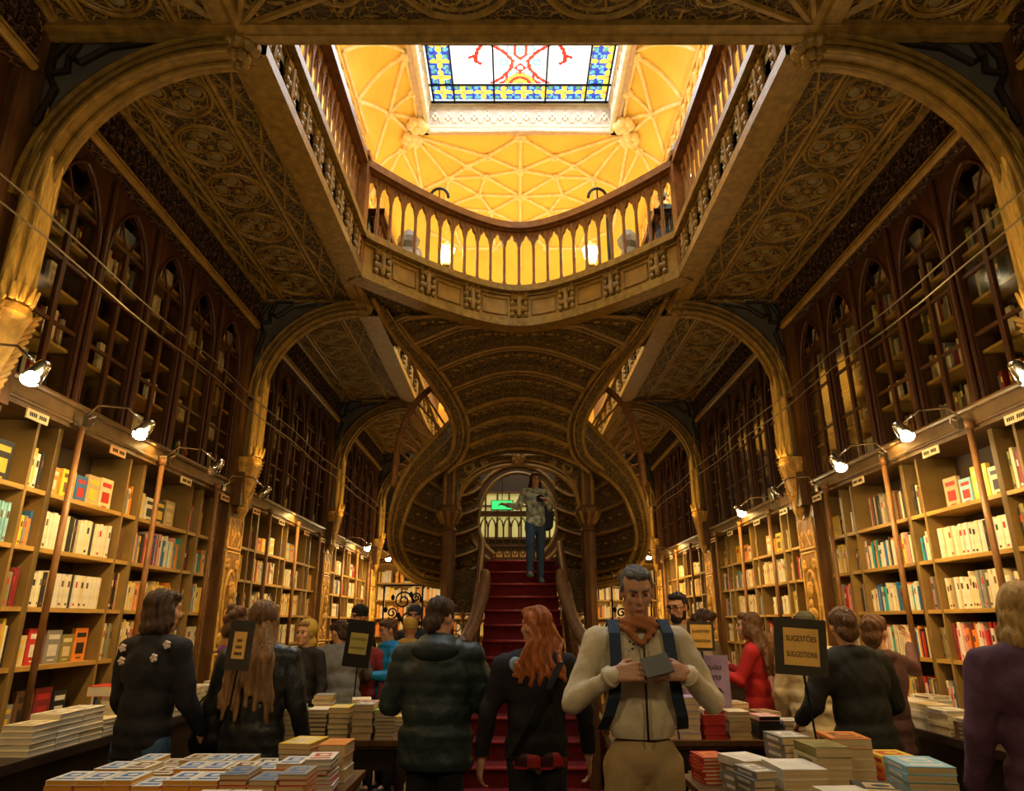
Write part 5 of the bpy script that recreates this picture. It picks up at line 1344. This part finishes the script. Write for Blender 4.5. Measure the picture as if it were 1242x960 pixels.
            for zi, z in enumerate((2.99, 3.34, 3.70, 4.06, 4.40)):
                y = ya+.05; kk_ = 0
                mode = rb.random()
                while y < yb-.08:
                    if mode < .6:
                        w = rb.choice([.12, .15, .17, .10]); 
                        if y+w > yb-.05: break
                        if rb.random() < .8: BOOKS.append([1, s, y+w/2, z, 3.12+rb.uniform(0, .08), w, round(rb.uniform(.17, .27 if zi < 4 else .2), 2), .03, rb.choice(['cream', 'tan', 'ivory', 'ivory', 'white', 'cream', 'cream']), rb.choice(['tan', 'grey', None, None, 'tan']), True, 0, (side, b, k, 0, zi), kk_+1])
                        y += w+rb.uniform(.02, .08); kk_ += 1
                    else:
                        w = round(rb.uniform(.02, .04), 3)
                        if rb.random() < .85: BOOKS.append([1, s, y+w/2, z, 3.14, w, round(rb.uniform(.16, .25 if zi < 4 else .2), 2), .14, rb.choice(['brown', 'tan', 'cream', 'olive', 'dark red', 'grey', 'black', 'ivory']), rb.choice(['yellow', None]), False, 0, (side, b, k, 0, zi), kk_+1]); kk_ += 1
                        y += w+.002
# 300 individual books on the open shelves, 150 behind glass; the rest as stuff
campos = Vector((CAMX, 0, CAMZ))
def seen(b):
    s, y, z, x = b[1], b[2], b[3], b[4]
    p = Vector((s*x, y, z+b[6]/2))-campos
    D = p.y*math.cos(PITCH)+p.z*math.sin(PITCH)
    if D < .5: return 0, 0, 0
    u = 621+FPX*p.x/D; v = 480-FPX*(-p.y*math.sin(PITCH)+p.z*math.cos(PITCH))/D
    return D, u, v
low = []; up = []; rest_low = []; rest_up = []
for b in BOOKS:
    D, u, v = seen(b)
    if D == 0 or u < -25 or u > 1267 or v < -20 or v > 990: continue
    area = b[5]*b[6]/D/D*(abs(p_) if False else 1)*abs((b[1]*b[4])/D)
    if b[0] == 0:
        (low if b[12][4] >= 1 or D < 6 else rest_low).append((area, b))
    else: up.append((area, b))
low.sort(key=lambda a: -a[0]); up.sort(key=lambda a: -a[0])
rest_low += low[300:]; low = low[:300]; rest_up = up[150:]; up = up[:150]
SN = ['counter level', 'lowest shelf', 'second shelf', 'third shelf', 'top shelf']
UN = ['bottom', 'second', 'third', 'fourth', 'top']
CN = [['first unit', 'first narrow slot'], ['second unit', 'second narrow slot'], ['third unit', 'third narrow slot'], ['fourth unit', 'fourth unit']]
for a, b in low:
    _, s, y, z, x, t, h, d, c, c2, face, lean, (side, bb, u, ci, zi), k = b
    o = bpy.data.objects.new('book', spine_mesh(s, t, h, d, c, c2, face)); col.objects.link(o); o.location = (s*x, y, z)
    bn = {0: 'entrance', 1: 'near', 2: 'middle', 3: 'far'}[bb]
    tag(o, '%s book %s, %s from front, %s, %s, %s bay, %s wall' % (c, 'cover' if face else 'spine', ORD[min(k-1, 39)], SN[zi], CN[u][ci], bn, side), 'book', 'books on the open wall shelves')
for a, b in up:
    _, s, y, z, x, t, h, d, c, c2, face, lean, (side, bb, u, ci, zi), k = b
    o = bpy.data.objects.new('bound_volume', spine_mesh(s, t, h, d, c, c2, face)); col.objects.link(o); o.location = (s*x, y, z)
    bn = {0: 'entrance', 1: 'near', 2: 'middle', 3: 'far'}[bb]
    tag(o, '%s volume behind glass, %s from front, %s shelf, %s cabinet, %s bay, %s wall' % (c, ORD[min(k-1, 39)], UN[zi], ORD[u], bn, side), 'book', 'old volumes in the glazed cabinets')
pk = list(PAL)
for nm, lst, lab in (('shelved_books', rest_low, 'remaining rows of books on the open shelves along both walls'), ('cabinet_books', rest_up, 'remaining rows of old volumes behind the cabinet glass')):
    mb = MB()
    for a, b in lst:
        _, s, y, z, x, t, h, d, c, c2, face, lean, info, k = b
        mb.box(min(s*x, s*(x+d)), max(s*x, s*(x+d)), y-t/2, y+t/2, z, z+h, pk.index(c))
        if c2 and t > .02: mb.box(min(s*x, s*(x-.0015)), max(s*x, s*(x-.0015)), y-t*.3, y+t*.3, z+h*.6, z+h*.8, pk.index(c2))
    tag(mb.build(nm, [M['bk_'+k] for k in pk]), lab, 'books', kind='stuff')
# far wall bookcases under the landing
for k in range(6):
    x0 = -3.0+k*1.0; x1 = x0+1.0
    root = empty('bookcase', (x0, 15.35, 0), 0, 'brightly lit bookcase on the far wall behind the stairs, %s from the left' % ORD[k], 'bookcase')
    MB().box(0, 1, .28, .32, 0, 3.0).build('back_panel', [M['shelf']], root)
    for xx in (.012, .988): MB().box(xx-.012, xx+.012, 0, .28, 0, 2.95).build('side_panel', [M['shelf']], root)
    for z in (.5, .92, 1.34, 1.69, 2.05, 2.40, 2.8): MB().box(0, 1, 0, .28, z-.03, z).build('shelf', [M['shelf']], root)
    MB().box(0, 1, -.06, .3, 2.9, 3.05).build('cornice', [M['wood_gold']], root)
mb = MB()
for z in (.92, 1.34, 1.69, 2.05, 2.40):
    x = -2.95
    while x < 2.95:
        t = rb.uniform(.02, .05); h = rb.uniform(.2, .27)
        if rb.random() < .9: mb.box(x, x+t, 15.40, 15.55, z, z+h, pk.index(rb.choice(['cream', 'white', 'ivory', 'yellow', 'orange', 'brown', 'cream'])))
        x += t+.002
tag(mb.build('far_books', [M['bk_'+k] for k in pk]), 'rows of books on the far wall bookcases behind the stairs', 'books', kind='stuff')

# wall counters
for s, side in ((-1, 'left'), (1, 'right')):
    root = empty('counter', (s*2.9, 5, 0), 0, 'long dark wooden counter running along the %s wall under the bookcases' % side, 'counter')
    xa, xb = (2.62, 3.0)
    for y0, y1 in ((2.0, 15.2),):
        MB().box(min(s*xa, s*xb)-s*2.9, max(s*xa, s*xb)-s*2.9, y0-5, y1-5, CZ-.05, CZ).build('worktop', [M['dark']], root)
        MB().box(min(s*(xa+.04), s*xb)-s*2.9, max(s*(xa+.04), s*xb)-s*2.9, y0-5, y1-5, 0, CZ-.05).build('front_panel', [M['dark']], root)
# steel cables strung along both walls
for s, side in ((-1, 'left'), (1, 'right')):
    for k, dz in enumerate((0, .13)):
        pts = [(s*2.6, 1.0+13.5*q/30, 3.70-dz+(.0 if s < 0 else .06)-.03*math.sin(PI*q/5)**2) for q in range(31)]
        o = MB().tube(pts, .006, 6).build('cable', [M['steel']])
        tag(o, '%s of the two steel cables strung along the %s wall' % ('upper' if k == 0 else 'lower', side), 'cable')
# clamp spotlights
LAMPS = [(-1, 3.35, 1), (-1, 4.45, 1), (-1, 5.62, 0), (-1, 6.80, 0), (-1, 12.0, 1), (-1, 14.1, 1), (1, 3.35, 1), (1, 4.50, 1), (1, 5.48, 1), (1, 6.84, 0), (1, 8.0, 1), (1, 13.7, 1)]
cnt = {-1: 0, 1: 0}
for s, y, on in LAMPS:
    side = 'left' if s < 0 else 'right'
    root = empty('spotlight', (s*2.95, y, 2.88), 0, '%s clamp spotlight on an arm over the %s shelves, %s from the front' % ('lit' if on else 'unlit', side, ORD[cnt[s]]), 'spotlight'); cnt[s] += 1
    MB().tube([(0, 0, 0), (-s*.10, 0, .10), (-s*.30, 0, .08), (-s*.42, 0, -.02)], .008, 8).build('arm', M['chrome'], root, True)
    MB().box(-.03, .03, -.03, .03, -.05, .02).tube([(0, .03, 0), (-s*.03, .10, .05), (-s*.0, .15, .02), (s*.0, .10, -.02), (0, .03, 0)], .006, 6).build('clamp', M['chrome'], root)
    hd = Vector((-s*.43, 0, -.07))
    rot = Matrix.Rotation(s*R(-35), 3, 'Y')
    mb = MB(); mb.lathe([(.02, .08), (.035, .06), (.045, .0), (.055, -.04)], (0, 0, 0), 14)
    mb.v = [tuple(rot @ Vector(v)+hd) for v in mb.v]; mb.build('lamp_head', M['chrome'], root, True)
    mb = MB().ell(hd+rot @ Vector((0, 0, -.035)), (.05, .05, .04), 14, 8)
    if on: mb.ell(hd+Vector((0, -.03, -.035)), .036, 12, 8)
    mb.build('bulb', M['bulb'] if on else M['chrome'], root, True)
# ================================================================ TABLES AND STACKS
def table(name, x0, x1, y0, y1, z, label):
    cx, cy = (x0+x1)/2, (y0+y1)/2; root = empty(name, (cx, cy, 0), 0, label, 'table')
    w, d = (x1-x0)/2, (y1-y0)/2
    MB().box(-w, w, -d, d, z-.035, z).box(-w+.03, w-.03, -d+.03, d-.03, z-.06, z-.035).build('tabletop', [M['wood']], root)
    MB().box(-w+.06, w-.06, -d+.06, d-.06, z-.20, z-.06).build('apron', [M['dark']], root)
    for sx in (-1, 1):
        for sy in (-1, 1):
            MB().lathe([(.05, 0), (.05, .06), (.03, .1), (.045, .25), (.035, z-.30), (.05, z-.26), (.05, z-.06)], (sx*(w-.09), sy*(d-.09), 0), 10).build('leg', [M['dark']], root, True)
    MB().box(-w+.1, w-.1, -d+.1, d-.1, .18, .21).build('lower_shelf', [M['dark']], root)
    return root
table('display_table', -2.05, -.90, 2.3, 4.32, .82, 'dark wooden display table, nearest on the left, covered with piles of pocket books')
table('display_table', -2.10, -.80, 5.45, 6.45, .80, 'dark wooden display table further back on the left with green-topped book piles')
table('display_table', .82, 1.98, 2.3, 4.22, .82, 'dark wooden display table, nearest on the right, with tall cream book piles')
table('display_table', .70, 2.03, 5.45, 6.05, .80, 'dark wooden display table further back on the right beside the lilac poster')
rs = random.Random(77)
scache = {}
def flat_mesh(w, d, t, cov, pg, art):
    k = (w, d, t, cov, pg, art)
    if k in scache: return scache[k]
    e = .003
    # cover: back board, front board, spine on the left long side
    c = MB(); c.box(-w/2, w/2, -d/2, d/2, 0, e).box(-w/2, w/2, -d/2, d/2, t-e, t).box(-w/2, -w/2+e, -d/2, d/2, e, t-e)
    if art:
        c.box(-w*.30, w*.30, -d*.10, d*.30, t, t+.0008, 1).box(-w*.36, w*.36, -d*.38, -d*.24, t, t+.0008, 1)
        c.ell((w*.05, d*.08, t+.001), (w*.2, d*.12, .001), 10, 4, 0)
        c.box(-w/2-.0006, -w/2, -d*.3, d*.3, t*.3, t*.7, 1)
    pm = MB().box(-w/2+e, w/2-.002, -d/2+.002, d/2-.002, e, t-e)
    r = (c.mesh('cover', [M['bk_'+cov], M['bk_'+(art or cov)]]), pm.mesh('pages', [M[pg]]))
    scache[k] = r; return r
STK = []
def pile(x, y, z, n, w, d, t, cov, pg, desc, art=None, rz=0, jitter=.006, top=None, grp=None):
    for i in range(n):
        cv = cov if isinstance(cov, str) else cov[i % len(cov)]
        if top and i == n-1: cv = top
        pos = 'topmost' if i == n-1 else ORD[n-1-i]+' from top'
        p = Vector((x+rs.uniform(-jitter, jitter), y+rs.uniform(-jitter, jitter), z+i*(t+.0006)+.0005))
        q = p-Vector((CAMX, 0, CAMZ)); D = q.y*math.cos(PITCH)+q.z*math.sin(PITCH)
        u = 621+FPX*q.x/D; v = 480-FPX*(-q.y*math.sin(PITCH)+q.z*math.cos(PITCH))/D
        vis = -60 < u < 1300 and v < 1000
        STK.append((-D+(1.2 if i == n-1 else 0) if vis else -99, p, rz+rs.uniform(-1, 1)*jitter*6, w, d, t, cv, pg, art, '%s book, %s, %s' % (cv, pos, desc), grp))
    return z+n*(t+.0006)
def flush_piles():
    STK.sort(key=lambda a: -a[0]); rest = MB(); mats_ = {}
    for k, (sc_, p, rz, w, d, t, cv, pg, art, lab, grp) in enumerate(STK):
        if k < 298:
            cm, pm = flat_mesh(w, d, t, cv, pg, art)
            root = bpy.data.objects.new('stacked_book', cm); col.objects.link(root); root.location = p; root.rotation_euler = (0, 0, rz)
            q = bpy.data.objects.new('pages', pm); col.objects.link(q); q.parent = root; tag(root, lab, 'book', grp)
        else:
            rot = Matrix.Rotation(rz, 3, 'Z')
            for mn, (x0, x1, y0, y1, z0, z1) in (('bk_'+cv, (-w/2, w/2, -d/2, d/2, 0, .003)), ('bk_'+cv, (-w/2, w/2, -d/2, d/2, t-.003, t)), ('bk_'+cv, (-w/2, -w/2+.003, -d/2, d/2, .003, t-.003)), (pg, (-w/2+.003, w/2-.002, -d/2+.002, d/2-.002, .003, t-.003))):
                mi = mats_.setdefault(mn, len(mats_)); tmp = MB().box(x0, x1, y0, y1, z0, z1)
                rest.add([rot @ Vector(v_)+p for v_ in tmp.v], tmp.f, mi)
    tag(rest.build('stacked_books', [M[m_] for m_ in mats_]), 'remaining books in the piles on the farther tables and wall counters', 'books', kind='stuff')
ZT = .82
# near left table: pocket books with golden page edges in rows, white covers with blue art
G1 = 'piles on the near left table'
xs_ = [-1.98+.121*i for i in range(9)]
for r_, (y, n, t) in enumerate(((3.00, 6, .021), (3.36, 7, .021), (3.72, 6, .021), (4.06, 5, .021))):
    for c_, x in enumerate(xs_):
        if r_ == 3 and c_ in (6, 7, 8): continue
        if r_ >= 2 and c_ == 8: continue
        nn = n-(1 if (c_+r_) % 4 == 0 else 0)
        w_, d_ = (.115, .19) 
        if c_ >= 6:
            pile(x, y, ZT, nn+1, w_, d_, t, ['red', 'pink', 'orange'], 'pages', 'column %s of row %s, near left table' % (ORD[c_], ORD[r_]), 'blue', 0, .005, 'white' if r_ % 2 == 0 else 'grey', G1)
        elif r_ in (0, 1) or c_ in (0, 3, 4):
            pile(x, y, ZT, nn, w_, d_, t, ['orange', 'red', 'orange'], 'pages_gold', 'column %s of row %s, near left table' % (ORD[c_], ORD[r_]), 'blue', 0, .004, 'white', G1)
        else:
            pile(x, y, ZT, nn, w_, d_, t, ['olive', 'black', 'cream'], 'pages', 'column %s of row %s, near left table' % (ORD[c_], ORD[r_]), 'brown', 0, .005, 'ivory', G1)
pile(-1.20, 4.13, ZT, 7, .17, .26, .025, 'grey', 'pages', 'yellow-topped pile at back of near left table', 'white', -.12, .004, 'yellow', G1)
pile(-1.02, 4.10, ZT, 3, .14, .21, .058, 'cream', 'pages', 'thick pile at back right corner, near left table', 'orange', 0, .006, 'orange', G1)
pile(-1.02, 3.80, ZT, 7, .13, .20, .022, ['red', 'white'], 'pages_white', 'pile along right edge of near left table', 'red', .05, .012, 'white', G1)
# far left table
G2 = 'piles on the far left table'; y = 5.58
for i, (x, n, t, cov, pg, top, nm) in enumerate(((-1.98, 6, .03, 'white', 'pages_white', 'white', 'white'), (-1.82, 7, .03, 'grey', 'pages', 'cream', 'grey'), (-1.66, 6, .032, 'grey', 'pages', 'green', 'green-topped'), (-1.495, 7, .028, 'black', 'pages', 'white', 'dark'), (-1.335, 6, .035, 'olive', 'pages', 'yellow', 'yellow-topped'), (-1.165, 5, .046, 'tan', 'pages', 'grey', 'thick tan'), (-1.00, 8, .024, 'grey', 'pages', 'lime', 'lime-topped'), (-.865, 5, .030, 'lilac', 'pages', 'yellow', 'right-hand'))):
    pile(x, y, .80, n, .145, .21, t, cov, pg, '%s pile, %s along front of far left table' % (nm, ORD[i]), 'white' if cov != 'white' else 'grey', 0, .005, top, G2)
for i, (x, n, cov, top) in enumerate(((-1.95, 6, 'grey', 'green'), (-1.76, 7, 'white', 'white'), (-1.57, 6, 'cream', 'ivory'), (-1.38, 7, 'olive', 'green'), (-1.2, 8, 'tan', 'pink'), (-1.02, 7, 'green', 'yellow'), (-.88, 8, 'olive', 'yellow'))):
    pile(x, 5.83, .80, n, .145, .21, .027, cov, 'pages', 'middle row pile, %s along far left table' % ORD[i], 'brown', 0, .006, top, G2)
for i, (x, n, cov, top) in enumerate(((-1.9, 6, 'grey', 'green'), (-1.6, 8, 'white', 'grey'), (-1.3, 7, 'cream', 'ivory'), (-1.05, 6, 'cream', 'white'))):
    pile(x, 6.12, .80, n, .15, .22, .03, cov, 'pages', 'back row pile, %s along far left table' % ORD[i], None, .1*i, .008, top, G2)
# near right table
G3 = 'piles on the near right table'
pile(.94, 4.05, ZT, 7, .14, .20, .017, 'red', 'pages', 'thin red pile, back left corner, near right table', 'orange', .1, .006, 'red', G3)
pile(1.06, 3.80, ZT, 4, .16, .24, .038, 'grey', 'pages', 'grey pile, left side of near right table', 'white', .25, .008, 'white', G3)
pile(1.00, 3.52, ZT, 5, .10, .20, .030, 'grey', 'pages', 'curved magazine pile, left edge of near right table', 'white', .15, .01, 'grey', G3)
pile(1.20, 3.56, ZT, 4, .20, .26, .040, 'ivory', 'pages', 'broad cream pile, front left, near right table', None, .0, .005, 'white', G3)
pile(1.36, 4.05, ZT, 6, .16, .23, .036, 'grey', 'pages', 'grey-spined pile behind the sign, near right table', 'white', .1, .006, 'grey', G3)
pile(1.40, 3.72, ZT, 5, .17, .24, .044, 'cream', 'pages', 'olive-topped pile at middle of near right table', 'olive', .05, .005, 'olive', G3)
pile(1.60, 3.92, ZT, 5, .19, .25, .046, 'cream', 'pages', 'tall orange-topped cream pile, near right table', 'brown', -.08, .004, 'orange', G3)
pile(1.48, 3.35, ZT, 3, .19, .25, .036, 'black', 'pages', 'dark-covered pile at front of near right table', 'tan', -.25, .006, 'black', G3)
pile(1.86, 3.98, ZT, 3, .18, .25, .045, 'orange', 'pages', 'yellow-topped pile at back right, near right table', 'red', 0, .004, 'yellow', G3)
pile(1.80, 3.62, ZT, 5, .21, .28, .032, 'light blue', 'pages', 'light blue pile at right of near right table', 'white', -.12, .006, 'light blue', G3)
pile(1.28, 3.18, ZT, 3, .19, .27, .04, 'cream', 'pages', 'low cream pile at front left of near right table', 'white', .1, .005, 'ivory', G3)
# far right table
G4 = 'piles on the far right table'
for i, (x, n, t, cov, pg, top, nm) in enumerate(((.86, 4, .035, 'orange', 'pages', 'tan', 'brown-edged'), (1.02, 3, .035, 'pink', 'pages', 'blue', 'blue-topped'), (1.19, 6, .046, 'lilac', 'pages', 'lilac', 'tall dotted cream'), (1.37, 6, .032, 'red', 'bk_red', 'cream', 'solid red'), (1.55, 6, .030, 'cream', 'pages', 'cream', 'cream'), (1.76, 5, .030, 'black', 'bk_black', 'pink', 'black'), (1.94, 4, .030, 'grey', 'pages', 'grey', 'grey'))):
    pile(x, 5.60, .80, n, .155, .22, t, cov, pg, '%s pile, %s along front of far right table' % (nm, ORD[i]), None if i == 2 else 'white', 0, .005, top, G4)
for i, (x, n, cov, top) in enumerate(((.9, 6, 'blue', 'blue'), (1.25, 7, 'cream', 'white'), (1.43, 8, 'cream', 'yellow'), (1.62, 7, 'tan', 'cream'), (1.85, 5, 'grey', 'tan'))):
    pile(x, 5.86, .80, n, .15, .22, .03, cov, 'pages', 'back row pile, %s along far right table' % ORD[i], 'brown', .05*i, .008, top, G4)
# wall counters
for s, side, lst in ((-1, 'left', ((4.20, 5, .030, 'ivory', 'cream', 0), (4.43, 6, .030, 'white', 'ivory', 0), (4.66, 6, .030, 'ivory', 'white', 0), (4.90, 4, .024, 'grey', 'cream', 1), (5.14, 6, .034, 'cream', 'white', 0), (5.38, 6, .034, 'white', 'ivory', 0), (5.62, 5, .036, 'ivory', 'white', 0), (5.86, 6, .036, 'grey', 'ivory', 0), (6.10, 5, .034, 'white', 'cream', 0), (6.40, 5, .034, 'cream', 'white', 0), (6.75, 6, .03, 'tan', 'white', 0))),
                     (1, 'right', ((4.9, 6, .024, 'cream', 'white', 0), (5.12, 7, .022, 'white', 'cream', 1), (5.34, 7, .022, 'red', 'white', 1), (5.56, 6, .026, 'green', 'ivory', 1), (5.78, 7, .024, 'cream', 'white', 0), (6.0, 7, .024, 'ivory', 'red', 0), (6.24, 7, .024, 'white', 'cream', 1), (6.5, 6, .024, 'tan', 'white', 0), (4.62, 5, .024, 'brown', 'cream', 0)))):
    for i, (y, n, t, cov, top, mix) in enumerate(lst):
        pile(s*2.73, y, CZ, n, .17, .225, t, [cov, 'white'] if mix else cov, 'pages_white', 'pile along edge of the %s wall counter, %s from front' % (side, ORD[i]), None if mix else 'grey', 0, .005, top, 'piles on the %s wall counter' % side)
    for i in range(6):
        pile(s*2.90, 4.55+i*.42, CZ, 2+i % 3+(3 if i == 2 else 0), .14, .21, .026, ['cream', 'grey', 'white', 'tan', 'black', 'red'][i], 'pages_white', 'low pile, %s at back of the %s wall counter' % (ORD[i], side), 'brown', .2*((i % 3)-1), .01, None, 'piles on the %s wall counter' % side)
b_ = pile(-2.80, 5.12, CZ+6*.0346+.001, 1, .24, .22, .065, 'red', 'pages_white', 'thick hardback lying on the left wall counter piles', None, .1, .0, 'red')

flush_piles()
# sign stands
def sign(x, y, zc, w, h, rod, base_z, lines, tilt, label, card='amber_card', face=M['signframe'], tw=None, yaw=0, size=.03):
    root = empty('sign_stand', (x, y, base_z), 0, label, 'sign'); H = zc-base_z
    MB().lathe([(.05, 0), (.05, .006), (.012, .012)], (0, 0, 0), 14).tube([(0, 0, 0), (rod, 0, H-h/2)], .006, 8).build('rod', M['iron'], root)
    rot = Matrix.Rotation(yaw, 3, 'Z') @ Matrix.Rotation(tilt, 3, 'Y')
    def tr(mb): mb.v = [tuple(rot @ Vector(v)+Vector((rod, 0, H))) for v in mb.v]; return mb
    bd = tr(MB().box(-w/2, w/2, -.009, .009, -h/2, h/2)).build('board', [face], root)
    cw, ch = (w*.68, h*.66) if tw is None else tw
    cd_ = tr(MB().box(-cw/2, cw/2, -.012, -.009, -ch/2, ch/2)).build('card', [M[card]], bd)
    for k, ln in enumerate(lines):
        cu = bpy.data.curves.new('lettering', 'FONT'); cu.body = ln; cu.size = size; cu.align_x = 'CENTER'; cu.align_y = 'CENTER'; cu.extrude = .0006
        to = bpy.data.objects.new('tmp', cu); col.objects.link(to)
        bpy.context.view_layer.update()
        me = bpy.data.meshes.new_from_object(to.evaluated_get(bpy.context.evaluated_depsgraph_get())); bpy.data.objects.remove(to)
        xs2 = [v.co.x for v in me.vertices]; wd = max(xs2)-min(xs2) if xs2 else 1
        sc_ = min(1.0, cw*.86/wd)
        zz = (len(lines)-1)/2*ch*.42-k*ch*.42
        for v in me.vertices:
            v.co = rot @ Vector((v.co.x*sc_, -.0135-v.co.z, v.co.y*1.0+zz))+Vector((rod, 0, H))
        me.materials.clear(); me.materials.append(M['ink'])
        o = bpy.data.objects.new('lettering', me); col.objects.link(o); o.parent = bd
    return root
p = aty(971, 785, 3.95)
sign(p.x+.04, 3.95, p.z, .275, .285, -.04, ZT, ['SUGESTÕES', 'SUGGESTIONS'], R(4), 'dark board sign with amber card reading SUGESTÕES SUGGESTIONS, on the near right table', size=.040)
p = aty(850, 772, 5.72)
sign(p.x, 5.72, p.z, .205, .215, 0, .80, ['SUGESTÕES', 'SUGGESTIONS'], R(1), 'smaller framed SUGESTÕES SUGGESTIONS sign standing on the far right table', tw=(.165, .17), size=.026)
p = aty(291, 783, 4.20)
sign(p.x-.05, 4.20, p.z, .135, .27, .05, ZT, ['NEW', 'NOW', 'BOOKS'][:0], R(3), 'narrow upright sign with small amber card in front of the long-haired woman', tw=(.072, .145), yaw=R(0), size=.02)
p = aty(435, 781, 6.3)
sign(p.x-.02, 6.3, p.z, .225, .38, .02, .80, ['SUGESTÕES', 'SUGGESTIONS'], R(6), 'tall black sign with dull card on a rod above the far left table', card='bk_olive', face=M['iron'], tw=(.15, .17), size=.026)
# dashes on the narrow sign's card (too small to read in the photograph)
sg = [o for o in col.objects if o.name.startswith('sign_stand')][2]
bd = [c for c in sg.children if c.name.startswith('board')][0]
mb = MB()
for k, (z, w) in enumerate(((.025, .030), (-.010, .036), (-.045, .044))):
    for q in range(4): mb.box(-w/2+w*q/4+.001, -w/2+w*(q+1)/4-.002, -.0135, -.012, z-.008, z+.008)
rot = Matrix.Rotation(R(3), 3, 'Y'); Hh = aty(291, 783, 4.20).z-ZT
mb.v = [tuple(rot @ Vector(v)+Vector((.05, 0, Hh))) for v in mb.v]; mb.build('lettering', M['ink'], bd)
# lilac poster on the far right table
p = aty(858, 824, 5.74)
root = empty('poster', (p.x, 5.74, .80), 0, 'lilac poster with handwritten words and black animal drawing on the far right table', 'poster'); H = p.z-.80
pm = MB().box(-.17, .17, 0, .012, -.03, H+.17); pm.build('board', [M['purple']], root)
for ln, z, x, sz in (('espatulas', H+.085, .0, .062), ('Alma', H+.015, .03, .07)):
    cu = bpy.data.curves.new('lettering', 'FONT'); cu.body = ln; cu.size = sz; cu.align_x = 'CENTER'; cu.align_y = 'CENTER'; cu.shear = .35; cu.extrude = .0006
    to = bpy.data.objects.new('tmp', cu); col.objects.link(to); bpy.context.view_layer.update()
    me = bpy.data.meshes.new_from_object(to.evaluated_get(bpy.context.evaluated_depsgraph_get())); bpy.data.objects.remove(to)
    for v in me.vertices: v.co = Vector((v.co.x+x, -.002-v.co.z, v.co.y+z))
    me.materials.clear(); me.materials.append(M['ink']); o = bpy.data.objects.new('lettering', me); col.objects.link(o); o.parent = root
mb = MB().ell((-.03, -.002, H-.085), (.035, .002, .035), 14, 8).ell((.05, -.002, H-.085), (.055, .002, .030), 14, 8).ell((-.045, -.002, H-.06), (.022, .002, .022), 10, 6)
for x in (-.05, -.01, .02, .05, .09): mb.box(x-.006, x+.006, -.003, 0, H-.145, H-.09)
mb.tube([(.095, -.002, H-.08), (.12, -.002, H-.10)], .004, 6)
mb.build('drawing', M['ink'], root)
MB().tube([(0, .01, H+.1), (0, .16, -.0)], .008, 6).build('strut', M['ink'], root)
# ================================================================ LIGHT
def light(kind, name, loc, energy, colr, size=.1, rot=None, spot=None, blend=.5, sy=None):
    l = bpy.data.lights.new(name, kind); l.energy = energy; l.color = colr
    if kind == 'AREA':
        l.size = size
        if sy: l.shape = 'RECTANGLE'; l.size_y = sy
    elif kind == 'SPOT': l.spot_size = spot; l.spot_blend = blend; l.shadow_soft_size = size
    else: l.shadow_soft_size = size
    o = bpy.data.objects.new(name, l); col.objects.link(o); o.location = loc
    if rot is not None: o.rotation_euler = rot
    return o
def aim(o, tgt):
    d = Vector(tgt)-o.location; o.rotation_euler = d.to_track_quat('-Z', 'Y').to_euler()
WARM = (1.0, .62, .20); AMB = (1.0, .56, .15)
# daylight falling through the stained glass
l = light('AREA', 'skylight_daylight', ((SX0+SX1)/2, (SY0+SY1)/2, zt-.12), 330, (.82, .92, 1.0), SX1-SX0-.2, (0, 0, 0), sy=SY1-SY0-.2)
# added unseen fill lights in the upper hall, washing the vault
for i, y in enumerate((4.0, 7.5, 11.0, 13.8)):
    for s in (-1, 1):
        light('POINT', 'upper_hall_fill', (s*2.3, y, 7.3), 85, (1.0, .80, .42), .12)
light('POINT', 'upper_hall_fill', (0, 12.6, 7.2), 90, (1.0, .80, .42), .15)
for s in (-1, 1): light('POINT', 'lantern_light', (s*1.0, 8.4, 6.4), 10, (1.0, .72, .35), .08)
# clamp spotlights and the tubes under the cornices
for s, y, on in LAMPS:
    if not on: continue
    o = light('SPOT', 'spotlight_beam', (s*2.48, y, 2.76), 60, WARM, .04, spot=R(120), blend=.8); aim(o, (s*3.2, y+.35, 1.9))
    light('POINT', 'spotlight_spill', (s*2.44, y-.06, 2.78), 9 if y < 10 else 4, WARM, .05)
for i in range(4):
    y0, y1 = PY[i]+.3, PY[i+1]-.3
    for s in (-1, 1):
        o = light('AREA', 'shelf_tube', (s*2.72, (y0+y1)/2, 2.86), [8, 19, 40, 46][i], WARM, .06, sy=y1-y0); aim(o, (s*3.2, (y0+y1)/2, 1.75))
# uplights on the gilded brackets
for y in PY[1:]:
    for s in (-1, 1):
        o = light('SPOT', 'bracket_uplight', (s*2.66, y-.10, 3.0), 14, AMB, .03, spot=R(50), blend=.7); aim(o, (s*2.9, y, 4.0))
        o = light('SPOT', 'panel_light', (s*2.5, y-.1, 2.9), 22 if y > 5 else 6, AMB, .04, spot=R(70), blend=.8); aim(o, (s*2.98, y, 1.8))
# point lights without fixtures at the back of the shop and behind the landing
for s in (-1, 1): light('POINT', 'back_shop_light', (s*1.9, 13.8, 2.0), 34, WARM, .12)
light('POINT', 'stair_light', (.2, 12.6, 3.9), 10, (1.0, .85, .5), .1)
# added fill lights without fixtures: above the camera, unseen, and under the gallery
for s in (-1, 1):
    light('POINT', 'camera_side_fill', (s*1.0, .5, 3.0), 50, (1.0, .74, .40), .15)
    for x_, y, e_ in ((1.5, 5.4, 9), (2.1, 8.3, 6)): light('POINT', 'under_gallery_fill', (s*x_, y, 3.0), e_, WARM, .10)
w = bpy.data.worlds.new('World'); sc.world = w; w.use_nodes = True
w.node_tree.nodes['Background'].inputs[0].default_value = (.55, .42, .26, 1); w.node_tree.nodes['Background'].inputs[1].default_value = .05
